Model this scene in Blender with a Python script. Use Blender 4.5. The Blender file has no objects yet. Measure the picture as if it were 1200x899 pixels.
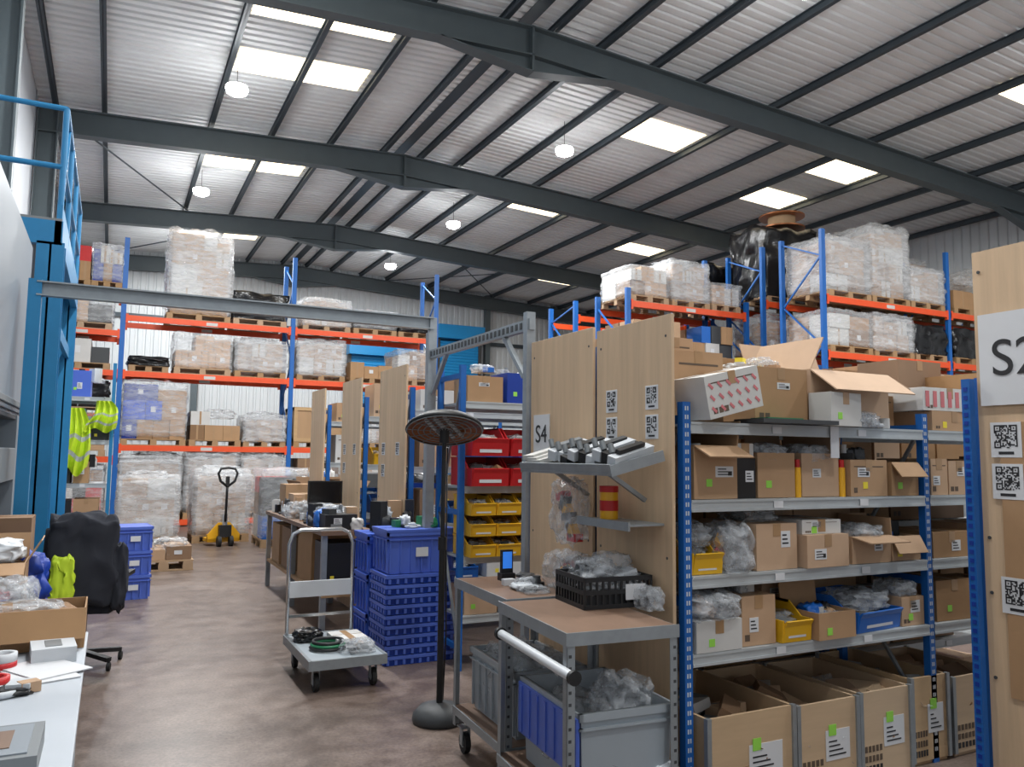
import bpy, math, random
from mathutils import Vector, Matrix, noise
R=random.Random(7)
V=Vector
# ---------------------------------------------------------------- materials
def lin(c): 
    c=c/255.0
    return c/12.92 if c<=.04045 else ((c+.055)/1.055)**2.4
MATS={}
def mat(name,col,rough=.6,metal=0,var=.06,scale=9,bump=0,objvar=0,alpha=1,emit=0,stretch=None,alphavar=0):
    if name in MATS: return MATS[name]
    m=bpy.data.materials.new(name); m.use_nodes=True; nt=m.node_tree; N=nt.nodes; L=nt.links
    b=N['Principled BSDF']; b.inputs['Roughness'].default_value=rough; b.inputs['Metallic'].default_value=metal
    c=(lin(col[0]),lin(col[1]),lin(col[2]),1)
    tc=N.new('ShaderNodeTexCoord'); src=tc.outputs['Object']
    if stretch:
        mp=N.new('ShaderNodeMapping'); mp.inputs['Scale'].default_value=stretch; L.new(src,mp.inputs[0]); src=mp.outputs[0]
    no=N.new('ShaderNodeTexNoise'); no.inputs['Scale'].default_value=scale; no.inputs['Detail'].default_value=5; no.inputs['Roughness'].default_value=.65
    L.new(src,no.inputs['Vector'])
    ma=N.new('ShaderNodeMath'); ma.operation='MULTIPLY_ADD'; ma.inputs[1].default_value=var*3.2; ma.inputs[2].default_value=1-var*1.6
    L.new(no.outputs['Fac'],ma.inputs[0]); val=ma.outputs[0]
    hs=N.new('ShaderNodeHueSaturation'); hs.inputs['Color'].default_value=c
    if objvar:
        oi=N.new('ShaderNodeObjectInfo'); m2=N.new('ShaderNodeMath'); m2.operation='MULTIPLY_ADD'
        m2.inputs[1].default_value=objvar*2; L.new(oi.outputs['Random'],m2.inputs[0]); 
        m3=N.new('ShaderNodeMath'); m3.operation='ADD'; m3.inputs[1].default_value=-objvar; L.new(val,m3.inputs[0]); L.new(m3.outputs[0],m2.inputs[2]); val=m2.outputs[0]
        m4=N.new('ShaderNodeMath'); m4.operation='MULTIPLY_ADD'; m4.inputs[1].default_value=-.3; m4.inputs[2].default_value=1.1; L.new(oi.outputs['Random'],m4.inputs[0]); L.new(m4.outputs[0],hs.inputs['Saturation'])
    L.new(val,hs.inputs['Value'])
    L.new(hs.outputs[0],b.inputs['Base Color'])
    if bump:
        bp=N.new('ShaderNodeBump'); bp.inputs['Strength'].default_value=bump; bp.inputs['Distance'].default_value=.02; L.new(no.outputs['Fac'],bp.inputs['Height']); L.new(bp.outputs[0],b.inputs['Normal'])
    if emit:
        b.inputs['Emission Color'].default_value=c; b.inputs['Emission Strength'].default_value=emit
    if alpha<1:
        if alphavar:
            ma2=N.new('ShaderNodeMath'); ma2.operation='MULTIPLY_ADD'; ma2.use_clamp=True; ma2.inputs[1].default_value=alphavar*4; ma2.inputs[2].default_value=alpha-alphavar*2
            L.new(no.outputs['Fac'],ma2.inputs[0]); L.new(ma2.outputs[0],b.inputs['Alpha'])
        else: b.inputs['Alpha'].default_value=alpha
    MATS[name]=m; return m
mat('card',(178,141,104),.75,var=.09,scale=5,objvar=.22)
mat('card_dark',(136,104,74),.8,var=.06,objvar=.1)
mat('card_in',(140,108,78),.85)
mat('card_white',(202,200,196),.6,var=.05,objvar=.08)
mat('card_pink',(200,112,116),.6)
mat('tape',(166,132,96),.35)
mat('paper',(212,213,215),.6,var=.03)
mat('ink',(35,35,38),.6)
mat('ink_soft',(92,76,62),.7)
mat('label_green',(150,215,80),.6)
mat('label_yellow',(236,214,60),.6)
mat('ply',(204,175,142),.6,var=.19,scale=3,stretch=(3,5,.3))
mat('ply_dark',(172,138,102),.65,var=.12,scale=3,stretch=(1,1,.2))
mat('pallet_wood',(166,134,98),.75,var=.12,scale=8,objvar=.12)
mat('wood_top',(124,98,80),.5,var=.24,scale=6,stretch=(1,.5,1))
mat('collar',(192,161,123),.65,var=.14,scale=4,objvar=.05,stretch=(.4,1,3))
mat('rack_blue',(20,94,170),.45,var=.06)
mat('mezz_blue',(34,120,168),.45,var=.08)
mat('orange',(228,82,36),.45,var=.06)
mat('galv',(154,160,164),.42,.5,var=.14,scale=14)
mat('shelf_grey',(180,185,187),.45,.15,var=.08)
mat('steel_grey',(86,96,100),.5,.15,var=.08,scale=3)
mat('purlin_grey',(66,75,82),.5,.2,var=.08,scale=3)
mat('tote_blue',(8,80,196),.4,var=.04,objvar=.06)
mat('tote_blue_dk',(8,52,146),.45)
mat('tote_grey',(164,172,178),.35,var=.03)
mat('bin_yellow',(230,178,36),.4,var=.03)
mat('bin_red',(188,28,34),.4,var=.03)
mat('bin_blue',(30,102,188),.4,var=.03)
mat('black',(24,24,26),.5,var=.1)
mat('black_gloss',(16,16,18),.25,var=.1)
mat('blackfilm',(22,22,24),.22,var=.3,scale=6,bump=.8)
mat('darkgrey',(62,64,66),.55)
mat('midgrey',(120,124,126),.5)
mat('white',(200,204,208),.5,var=.03)
mat('desk_white',(182,188,195),.45,var=.03)
mat('white_plastic',(204,207,210),.4,var=.03)
mat('panel_grey',(134,141,148),.45,var=.03,scale=2)
mat('chrome',(200,202,204),.22,.9,var=.02)
mat('film',(232,234,236),.14,alpha=.3,alphavar=.16,var=.02,scale=4,bump=1,stretch=(1,1,3.5))
mat('bag',(226,230,234),.12,alpha=.3,alphavar=.16,var=.03,scale=12,bump=1)
mat('foam',(214,218,222),.6,var=.05)
mat('hivis',(198,224,50),.6,var=.05,emit=.03)
mat('silver',(200,204,206),.3,.3)
mat('yellow',(234,172,28),.4)
mat('red',(194,30,30),.45)
mat('rubber',(30,30,30),.7)
mat('green_tape',(40,120,80),.4)
mat('teal',(60,160,150),.5)
mat('screen',(50,120,220),.2,emit=.6)
mat('shutter_blue',(30,136,196),.4,var=.05)
mat('copper',(150,90,50),.4,.5)
mat('lamp_emit',(255,254,252),.5,emit=60)
mat('cloth_dark',(42,44,52),.9)
mat('roof_sheet',(224,227,228),.5,.0,var=.13,scale=1.2,stretch=(.25,2.2,1))
mat('wall_sheet',(202,206,208),.5,.05,var=.06,scale=1.0,stretch=(3,1,.3))
mat('wall_plain',(188,192,198),.6,.0,var=.03,scale=1.0)
mat('skylight',(255,236,200),.6,emit=3.4,var=.05,scale=1.5)
def floor_mat():
    m=bpy.data.materials.new('floor_concrete'); m.use_nodes=True; nt=m.node_tree;N=nt.nodes;L=nt.links;b=N['Principled BSDF']
    tc=N.new('ShaderNodeTexCoord')
    def nz(s,d,r=.6):
        n=N.new('ShaderNodeTexNoise'); n.inputs['Scale'].default_value=s; n.inputs['Detail'].default_value=d; n.inputs['Roughness'].default_value=r; L.new(tc.outputs['Object'],n.inputs['Vector']); return n
    n1=nz(.55,8,.7); n2=nz(5,8,.7); n3=nz(55,3); n4=nz(1.6,6,.75)
    def ramp(n,p0,c0,p1,c1):
        r=N.new('ShaderNodeValToRGB'); e=r.color_ramp.elements; e[0].position=p0; e[1].position=p1; e[0].color=(*[lin(k) for k in c0],1); e[1].color=(*[lin(k) for k in c1],1); L.new(n.outputs['Fac'],r.inputs[0]); return r
    def mul(a,bb,f):
        mm=N.new('ShaderNodeMix'); mm.data_type='RGBA'; mm.blend_type='MULTIPLY'; mm.inputs['Factor'].default_value=f; L.new(a,mm.inputs['A']); L.new(bb,mm.inputs['B']); return mm.outputs['Result']
    r1=ramp(n1,.33,(110,95,87),.7,(148,131,120))
    a=mul(r1.outputs[0],ramp(n2,.32,(180,172,166),.6,(255,255,255)).outputs[0],.8)
    a=mul(a,ramp(n3,.32,(186,180,176),.6,(255,255,255)).outputs[0],.7)
    a=mul(a,ramp(n4,.36,(166,150,142),.5,(255,255,255)).outputs[0],.6)
    L.new(a,b.inputs['Base Color'])
    mr=N.new('ShaderNodeMapRange'); mr.inputs['To Min'].default_value=.2; mr.inputs['To Max'].default_value=.5; L.new(n2.outputs['Fac'],mr.inputs['Value']); L.new(mr.outputs[0],b.inputs['Roughness'])
    MATS['floor']=m
floor_mat()
# ---------------------------------------------------------------- mesh builder
class MB:
    def __init__(s,name,loc=(0,0,0),rz=0):
        s.name=name; s.v=[]; s.f=[]; s.fm=[]; s.ml=[]; s.M=Matrix(); s.loc=V(loc); s.rz=rz; s.sm=[]
    def mi(s,m):
        if m not in s.ml: s.ml.append(m)
        return s.ml.index(m)
    def add(s,vs,fs,m,smooth=False):
        b=len(s.v); i=s.mi(m)
        s.v+= [s.M@V(p) for p in vs]
        for f in fs: s.f.append([b+k for k in f]); s.fm.append(i); s.sm.append(smooth)
    def para(s,o,u,v,w,m):
        o,u,v,w=V(o),V(u),V(v),V(w)
        if u.cross(v).dot(w)<0: u,v=v,u
        s.add([o,o+u,o+u+v,o+v,o+w,o+u+w,o+u+v+w,o+v+w],[(3,2,1,0),(4,5,6,7),(0,1,5,4),(1,2,6,5),(2,3,7,6),(3,0,4,7)],m)
    def box(s,x0,x1,y0,y1,z0,z1,m): s.para((x0,y0,z0),(x1-x0,0,0),(0,y1-y0,0),(0,0,z1-z0),m)
    def cb(s,c,d,m,rot=None):
        c=V(c); hx=V((d[0],0,0));hy=V((0,d[1],0));hz=V((0,0,d[2]))
        if rot is not None: hx,hy,hz=rot@hx,rot@hy,rot@hz
        s.para(c-(hx+hy+hz)/2,hx,hy,hz,m)
    def bar(s,p0,p1,w,h,m,up=(0,0,1)):
        p0,p1=V(p0),V(p1); d=p1-p0; u=V(up); sx=d.cross(u)
        if sx.length<1e-6: sx=d.cross(V((1,0,0)))
        sx.normalize(); uz=sx.cross(d).normalized()
        s.para(p0-sx*w/2-uz*h/2,d,sx*w,uz*h,m)
    def cyl(s,p0,p1,r,m,n=12,r2=None,smooth=True,caps=True):
        p0,p1=V(p0),V(p1); r2=r if r2 is None else r2; d=(p1-p0).normalized()
        a=d.orthogonal().normalized(); b=d.cross(a)
        vs=[];
        for (c,rr) in ((p0,r),(p1,r2)):
            for i in range(n):
                t=2*math.pi*i/n; vs.append(c+(a*math.cos(t)+b*math.sin(t))*rr)
        s.add(vs,[(i,(i+1)%n,n+(i+1)%n,n+i) for i in range(n)],m,smooth)
        if caps: s.add(vs,[tuple(range(n-1,-1,-1)),tuple(range(n,2*n))],m)
    def lathe(s,c,prof,m,n=20,axis=(0,0,1),smooth=True):
        c=V(c); d=V(axis).normalized(); a=d.orthogonal().normalized(); b=d.cross(a); vs=[];fs=[]
        for r,h in prof:
            for i in range(n):
                t=2*math.pi*i/n; vs.append(c+d*h+(a*math.cos(t)+b*math.sin(t))*r)
        for j in range(len(prof)-1):
            for i in range(n): fs.append((j*n+i,j*n+(i+1)%n,(j+1)*n+(i+1)%n,(j+1)*n+i))
        s.add(vs,fs,m,smooth)
    def tube(s,pts,r,m,n=8):
        pts=[V(p) for p in pts]
        vs=[];fs=[]; prev=None
        for k,p in enumerate(pts):
            d=((pts[min(k+1,len(pts)-1)]-pts[max(k-1,0)])).normalized()
            if prev is None: a=d.orthogonal().normalized()
            else: a=(prev-d*prev.dot(d)).normalized()
            prev=a; b=d.cross(a)
            for i in range(n):
                t=2*math.pi*i/n; vs.append(p+(a*math.cos(t)+b*math.sin(t))*r)
        for k in range(len(pts)-1):
            for i in range(n): fs.append((k*n+i,k*n+(i+1)%n,(k+1)*n+(i+1)%n,(k+1)*n+i))
        fs.append(tuple(range(n-1,-1,-1))); L=(len(pts)-1)*n; fs.append(tuple(range(L,L+n)))
        s.add(vs,fs,m,True)
    def torus(s,c,R_,r,m,axis=(0,0,1),n=28,k=8):
        c=V(c);d=V(axis).normalized();a=d.orthogonal().normalized();b=d.cross(a);vs=[];fs=[]
        for i in range(n):
            t=2*math.pi*i/n; e=a*math.cos(t)+b*math.sin(t)
            for j in range(k):
                q=2*math.pi*j/k; vs.append(c+e*(R_+r*math.cos(q))+d*r*math.sin(q))
        for i in range(n):
            for j in range(k): fs.append((i*k+j,((i+1)%n)*k+j,((i+1)%n)*k+(j+1)%k,i*k+(j+1)%k))
        s.add(vs,fs,m,True)
    def extr(s,poly,vec,m):
        poly=[V(p) for p in poly]; vec=V(vec); n=len(poly)
        nrm=(poly[1]-poly[0]).cross(poly[2]-poly[1])
        if nrm.dot(vec)>0: poly=poly[::-1]
        vs=poly+[p+vec for p in poly]
        s.add(vs,[tuple(range(n)),tuple(range(2*n-1,n-1,-1))]+[((i+1)%n,i,n+i,n+(i+1)%n) for i in range(n)],m)
    def quad(s,o,u,v,m):
        o,u,v=V(o),V(u),V(v); s.add([o,o+u,o+u+v,o+v],[(0,1,2,3)],m)
    def blob(s,c,d,m,amp=.12,fr=3,seed=0,n=10,box=.5,flat=True,smooth=True):
        c=V(c); vs=[];fs=[]
        idx={}
        def vert(p):
            k=(round(p[0],4),round(p[1],4),round(p[2],4))
            if k in idx: return idx[k]
            q=V(p); sph=q.normalized(); q=q*box+sph*(1-box)
            no=noise.noise_vector(q*fr+V((seed*3.1,seed*1.7,seed)))
            q=q+no*amp
            if flat and q.z<-.97*box-.4*(1-box): q.z=-.97*box-.4*(1-box)
            idx[k]=len(vs); vs.append(V((c.x+q.x*d[0]/2,c.y+q.y*d[1]/2,c.z+q.z*d[2]/2))); return idx[k]
        for ax in range(3):
            for sg in (-1,1):
                for i in range(n):
                    for j in range(n):
                        qd=[]
                        for (a,b) in ((i,j),(i+1,j),(i+1,j+1),(i,j+1)):
                            p=[0,0,0]; p[ax]=sg; p[(ax+1)%3]=-1+2*a/n; p[(ax+2)%3]=-1+2*b/n; qd.append(vert(p))
                        fs.append(tuple(qd) if sg>0 else tuple(qd[::-1]))
        zmin=min(v.z for v in vs); off=c.z-d[2]/2-zmin
        for v in vs: v.z+=off
        s.add(vs,fs,m,smooth)
    def finish(s,bevel=0,parent=None):
        me=bpy.data.meshes.new(s.name); me.from_pydata([tuple(p) for p in s.v],[],s.f)
        for n_ in s.ml: me.materials.append(MATS[n_])
        me.polygons.foreach_set('material_index',s.fm); me.polygons.foreach_set('use_smooth',s.sm); me.update()
        o=bpy.data.objects.new(s.name,me); bpy.context.collection.objects.link(o)
        o.location=s.loc; o.rotation_euler=(0,0,s.rz)
        if bevel:
            b=o.modifiers.new('bevel','BEVEL'); b.width=bevel; b.segments=2; b.limit_method='ANGLE'
        if parent: o.parent=parent
        return o
def qr(mb,o,u,v,size,n=13,seed=1):
    rr=random.Random(seed); o,u,v=V(o),V(u),V(v); nrm=u.cross(v)
    mb.para(o,u*size,v*size*1.15,-nrm*.002,'paper'); q=size*.76/n; s0=o+u*size*.12+v*size*.3+nrm*.0012
    for i in range(n):
        for j in range(n):
            cor=(i<5 and j<5) or (i>n-6 and j>n-6) or (i<5 and j>n-6)
            if cor:
                a=i if i<5 else n-1-i; b=j if j<5 else n-1-j
                on=(a in(0,) and b<5) or (b==0 and a<5) or (a==4 and b<5) or (b==4 and a<5) or (a==2 and b==2)
                if n<=13: on=(a<4 and b<4 and not(a in(1,2) and b in(1,2) and (a,b)!=(1,1)))
            else: on=rr.random()<.5
            if on: mb.quad(s0+u*q*i+v*q*j,u*q,v*q,'ink')
    mb.quad(o+u*size*.25+v*size*.1+nrm*.0012,u*size*.5,v*size*.09,'ink')
def text_on(txt,size,loc,rotM,m,parent,name,ext=.001):
    c=bpy.data.curves.new(name,'FONT'); c.body=txt; c.size=size; c.extrude=ext; c.align_x='CENTER'; c.align_y='CENTER'
    t=bpy.data.objects.new(name,c); c.materials.append(MATS[m]); bpy.context.collection.objects.link(t)
    t.parent=parent; bpy.context.view_layer.update(); t.matrix_parent_inverse=parent.matrix_world.inverted()
    t.matrix_world=Matrix.Translation(V(loc))@rotM.to_4x4()
    return t
# ---------------------------------------------------------------- generic items
def label(mb,x,z,w,h,y,m='paper'):
    mb.box(x-w/2,x+w/2,y-.0015,y,z-h/2,z+h/2,m)
    if m=='paper':
        for k in range(3): mb.box(x-w*.38,x+w*(.1+.1*k),y-.0022,y-.0015,z+h*(.25-.25*k)-h*.05,z+h*(.25-.25*k)+h*.05,'ink')
        if w>.08: mb.box(x+w*.2,x+w*.42,y-.0022,y-.0015,z-h*.35,z+h*.05,'ink')
def carton_geo(mb,w,d,h,opn=False,m='card',lab=True,fl=(100,20,-20,60)):
    t=.006
    if not opn:
        mb.box(-w/2,w/2,-d/2,d/2,0,h,m)
        if m.startswith('card'):
            mb.box(-.025,.025,-d/2-.0015,d/2+.0015,h-.06,h+.0015,'tape')
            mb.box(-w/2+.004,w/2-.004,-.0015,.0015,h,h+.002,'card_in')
            if R.random()<.5:
                s=min(.03,h*.14); x0=-w*.42
                for k in range(R.randint(1,3)): mb.box(x0+k*s*1.3,x0+k*s*1.3+s,-d/2-.001,-d/2,h*.1,h*.1+s,'ink_soft')
            if R.random()<.3: mb.box(-w*.4,w*.4,-d/2-.001,-d/2,h*.8,h*.83,'ink_soft')
    else:
        mb.box(-w/2,w/2,-d/2,-d/2+t,0,h,m); mb.box(-w/2,w/2,d/2-t,d/2,0,h,m)
        mb.box(-w/2,-w/2+t,-d/2+t,d/2-t,0,h,m); mb.box(w/2-t,w/2,-d/2+t,d/2-t,0,h,m)
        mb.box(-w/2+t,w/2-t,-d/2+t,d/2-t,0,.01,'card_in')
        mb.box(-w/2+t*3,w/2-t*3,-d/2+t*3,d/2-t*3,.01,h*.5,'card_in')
        mb.blob((0,0,h*.7),(w*.85,d*.85,h*.6),'bag' if R.random()<.6 else 'card_in',amp=.3,fr=3,seed=R.randint(0,99),n=8,box=.7)
        L=min(w,d)*.45
        defs=[((-w/2,-d/2,h),(w,0,0),(0,-1,0),fl[0]),((-w/2,d/2,h),(w,0,0),(0,1,0),fl[1]),((-w/2,-d/2,h),(0,d,0),(-1,0,0),fl[2]),((w/2,-d/2,h),(0,d,0),(1,0,0),fl[3])]
        for o,u,od,a in defs:
            if a is None: continue
            a=math.radians(a); dv=V(od)*math.cos(a)+V((0,0,math.sin(a))); nr=V(u).normalized().cross(dv)*t
            mb.para(o,u,dv*L,nr,m)
    if lab:
        k=R.random(); lw=min(R.uniform(.045,.12),w*.42); lh=min(R.uniform(.03,.09),h*.42)
        if k<.75: label(mb,R.uniform(-.2,.22)*w,h*R.uniform(.4,.7),lw,lh,-d/2)
        if k>.5: label(mb,R.uniform(-.25,-.1)*w,h*.3,.035,.035,-d/2,'label_green' if R.random()<.6 else 'label_yellow')
def carton(x0,x1,y0,d,z,h,opn=False,m='card',lab=True,rz=None,fl=(80,95,100,85),name='cardboard_box'):
    w=x1-x0
    if rz is None: rz=R.uniform(-.04,.04)
    mb=MB(name,((x0+x1)/2,y0+d/2,z+.001),rz)
    carton_geo(mb,w,d,h,opn,m,lab,fl)
    return mb.finish(bevel=.004 if not opn else 0)
def pickbin(x0,x1,y0,d,z,h,m,name='storage_bin',fill=True,rz=0):
    mb=MB(name,((x0+x1)/2,y0+d/2,z+.001),rz); bin_geo(mb,x1-x0,d,h,m,fill); return mb.finish()
def bin_geo(mb,w,d,h,m,fill=True):
    t=.008
    prof=[(-d/2+.03*d,0),(d/2,0),(d/2,h),(-d*.05,h),(-d*.3,h*.62),(-d/2,h*.62)]
    for sx in (-1,1):
        x=sx*w/2-(t if sx>0 else 0)
        mb.extr([(x,a,b) for a,b in prof],(t,0,0),m)
    mb.box(-w/2+t,w/2-t,-d/2+.03*d,d/2,0,t,m)
    mb.box(-w/2+t,w/2-t,d/2-t,d/2,0,h,m)
    mb.extr([(-w/2+t,-d/2+.03*d,0),(-w/2+t,-d/2+.03*d+t,0),(-w/2+t,-d/2+t,h*.5),(-w/2+t,-d/2-.012,h*.62),(-w/2+t,-d/2-.02,h*.6),(-w/2+t,-d/2-.004,h*.45)],(w-2*t,0,0),m)
    mb.box(-w/2-.005,-w/2+t,-d*.05,d/2,h-.012,h,m); mb.box(w/2-t,w/2+.005,-d*.05,d/2,h-.012,h,m)
    mb.box(-w*.3,w*.3,-d/2+.004,-d/2+.006,h*.12,h*.36,'paper')
    if fill: 
        rr=random.Random(int(w*999+mb.loc.x*77+mb.loc.z*31))
        mb.box(-w/2+2*t,w/2-2*t,-d*.42,d/2-t,t,h*.35,'darkgrey')
        for k in range(6): mb.cb((rr.uniform(-.3,.3)*w,rr.uniform(-.3,.35)*d,h*rr.uniform(.4,.6)),(w*.3,d*.2,h*.15),rr.choice(['black','card_white','midgrey','card','darkgrey']),Matrix.Rotation(rr.uniform(-.7,.7),3,'X')@Matrix.Rotation(rr.uniform(0,3),3,'Z'))
        mb.blob((0,.02,h*.6),(w*.7,d*.7,h*.5),'bag',amp=.4,fr=3,seed=rr.randint(0,99),n=6,box=.5)
def pallet_geo(mb,w,d,z=0,m='pallet_wood'):
    for i in range(3):
        y=-d/2+.05+i*(d-.1)/2
        mb.box(-w/2,w/2,y-.05,y+.05,z,z+.02,m)
        for j in range(3):
            x=-w/2+.07+j*(w-.14)/2; mb.box(x-.065,x+.065,y-.05,y+.05,z+.02,z+.1,m)
    for j in range(3):
        x=-w/2+.07+j*(w-.14)/2; mb.box(x-.06,x+.06,-d/2,d/2,z+.1,z+.12,m)
    n=7
    for i in range(n):
        y=-d/2+.05+i*(d-.1)/(n-1); mb.box(-w/2,w/2,y-.045,y+.045,z+.12,z+.14,m)
SEED=[0]
def load(x,y,z,w,d,h,kind='boxes',pal=True,name=None,rz=0):
    SEED[0]+=1; sd=SEED[0]; rr=random.Random(sd*13)
    nm=name or {'boxes':'pallet_of_boxes','wrapped':'wrapped_pallet','black':'black_wrapped_pallet','crate':'wooden_crate','blueboxes':'pallet_of_boxes','mixed':'pallet_of_boxes'}[kind]
    mb=MB(nm,(x,y,z+.001),rz); z0=0
    if pal: pallet_geo(mb,w,d); z0=.141
    H=h
    if kind=='black':
        mb.box(-w/2+.08,w/2-.08,-d/2+.08,d/2-.08,z0,H*.8,'black')
        mb.blob((0,0,z0+(H-z0)/2),(w*1.02,d*1.02,(H-z0)*1.03),'blackfilm',amp=.16,fr=2.2,seed=sd,n=14,box=.9)
        return mb.finish()
    if kind=='crate':
        mb.box(-w/2+.02,w/2-.02,-d/2+.02,d/2-.02,z0,H-.02,'ply_dark')
        for xx in (-w/2,0-.04,w/2-.08): mb.box(xx,xx+.08,-d/2,d/2,z0,H,'collar')
        for zz in (z0,H-.08): mb.box(-w/2,w/2,-d/2-.003,d/2+.003,zz,zz+.08,'collar')
        return mb.finish()
    cols=['card','card','card','card_dark','card_white']
    if kind=='blueboxes': cols=['tote_blue_dk','card','tote_blue','card_white']
    if kind=='mixed': cols=['card','darkgrey','card_white','red','card_dark','bin_blue','black']
    inset=.07 if kind=='wrapped' else .02
    if kind=='wrapped': cols=['card','card','card_dark','card','card_white']
    bw=w-2*inset; bd=d-2*inset
    nz=max(1,round((H-z0)/.36)); lz=(H-z0)/nz
    for k in range(nz):
        nx=rr.choice([2,3,3,4]); xs=[0]+sorted([i/nx+rr.uniform(-.06,.06) for i in range(1,nx)])+[1]
        for i in range(nx):
            if k==nz-1 and nz>1 and kind!='wrapped' and rr.random()<.25: continue
            hh=lz if k<nz-1 else lz*rr.uniform(.6,1)
            for j in range(2):
                y0=-bd/2+j*bd/2; x0=-bw/2+xs[i]*bw; x1=-bw/2+xs[i+1]*bw
                c=rr.choice(cols); in_=rr.uniform(0,.05)
                mb.box(x0+.004,x1-.004,y0+in_,y0+bd/2-.008,z0+k*lz+.002,z0+k*lz+hh,c)
                if rr.random()<.35 and x1-x0>.15: 
                    cx=(x0+x1)/2; mb.box(cx-.06,cx+.04,y0+in_-.004,y0+in_,z0+k*lz+hh*.4,z0+k*lz+hh*.7,'paper')
                elif c.startswith('card'): mb.box((x0+x1)/2-.02,(x0+x1)/2+.02,y0+in_-.002,y0+in_,z0+k*lz+.01,z0+k*lz+hh,'tape')
    if kind=='wrapped':
        mb.blob((0,0,(z0*.6+H+.03)/2),(w,d,H+.03-z0*.6),'film',amp=.09,fr=3.2,seed=sd,n=12,box=.96,flat=False)
        mb.blob((0,0,H*.55),(w*1.03,d*1.03,H*.8),'film',amp=.1,fr=4,seed=sd+9,n=12,box=.97,flat=False)
        mb.blob((rr.uniform(-.1,.1),0,H+.05),(w*.7,d*.6,.22),'film',amp=.4,fr=3,seed=sd+5,n=10,box=.5)
    elif rr.random()<.5: 
        mb.blob((0,0,z0+(H-z0)*.5),(w*1.02,d*1.02,(H-z0)*1.0),'film',amp=.1,fr=3.2,seed=sd,n=10,box=.97,flat=False)
    elif rr.random()<.5: mb.blob((.1*w,-.1,H*.95),(w*.6,d*.5,.25),'film',amp=.4,fr=3,seed=sd+7,n=10,box=.5)
    return mb.finish()
def crumple(x,y,z,w,d,h,m='bag',name='plastic_bag',amp=.3,fr=2.8,n=12,inner=('midgrey','black','white','card','darkgrey')):
    SEED[0]+=1
    mb=MB(name,(x,y,z+.001)); mb.blob((0,0,h/2),(w,d,h),m,amp=amp,fr=fr,seed=SEED[0],n=n,box=.45)
    if m=='bag':
        rr=random.Random(SEED[0])
        for k in range(6): mb.cb((rr.uniform(-.22,.22)*w,rr.uniform(-.22,.22)*d,h*rr.uniform(.2,.5)),(w*.28,d*.2,h*.18),rr.choice(inner),Matrix.Rotation(rr.uniform(0,3),3,'X')@Matrix.Rotation(rr.uniform(0,3),3,'Z'))
        mb.blob((w*.1,0,h*.45),(w*.7,d*.7,h*.8),m,amp=amp*1.3,fr=fr*1.3,seed=SEED[0]+50,n=n,box=.45)
    return mb.finish()
def clutter(name,x0,x1,y0,y1,z,n,seed,hmax=.12,cols=('black','card','white','darkgrey','bag','bin_blue','card_white','midgrey')):
    rr=random.Random(seed); mb=MB(name,((x0+x1)/2,(y0+y1)/2,z+.001)); W=(x1-x0)/2; D=(y1-y0)/2
    for k in range(n):
        s=rr.uniform(.05,.11); s2=rr.uniform(.04,.12); h=rr.uniform(.02,hmax); x=rr.uniform(-W+.06,W-.06) if W>.06 else 0; y=rr.uniform(-D+.06,D-.06) if D>.06 else 0; c=rr.choice(cols); t=rr.random()
        if c=='bag' or t<.25: mb.blob((x,y,h/2),(s*1.4,s2*1.4,h),c,amp=.35,fr=2.5,seed=seed+k,n=7,box=.4)
        elif t<.45: mb.cyl((x,y,0),(x,y,h),min(s,s2)*.35,c,14)
        elif t<.6: mb.torus((x,y,.012),s*.5,.012,c,k=6,n=18)
        else: mb.cb((x,y,h/2),(s,s2,h),c,Matrix.Rotation(rr.uniform(-.6,.6),3,'Z'))
    return mb.finish()
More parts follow.
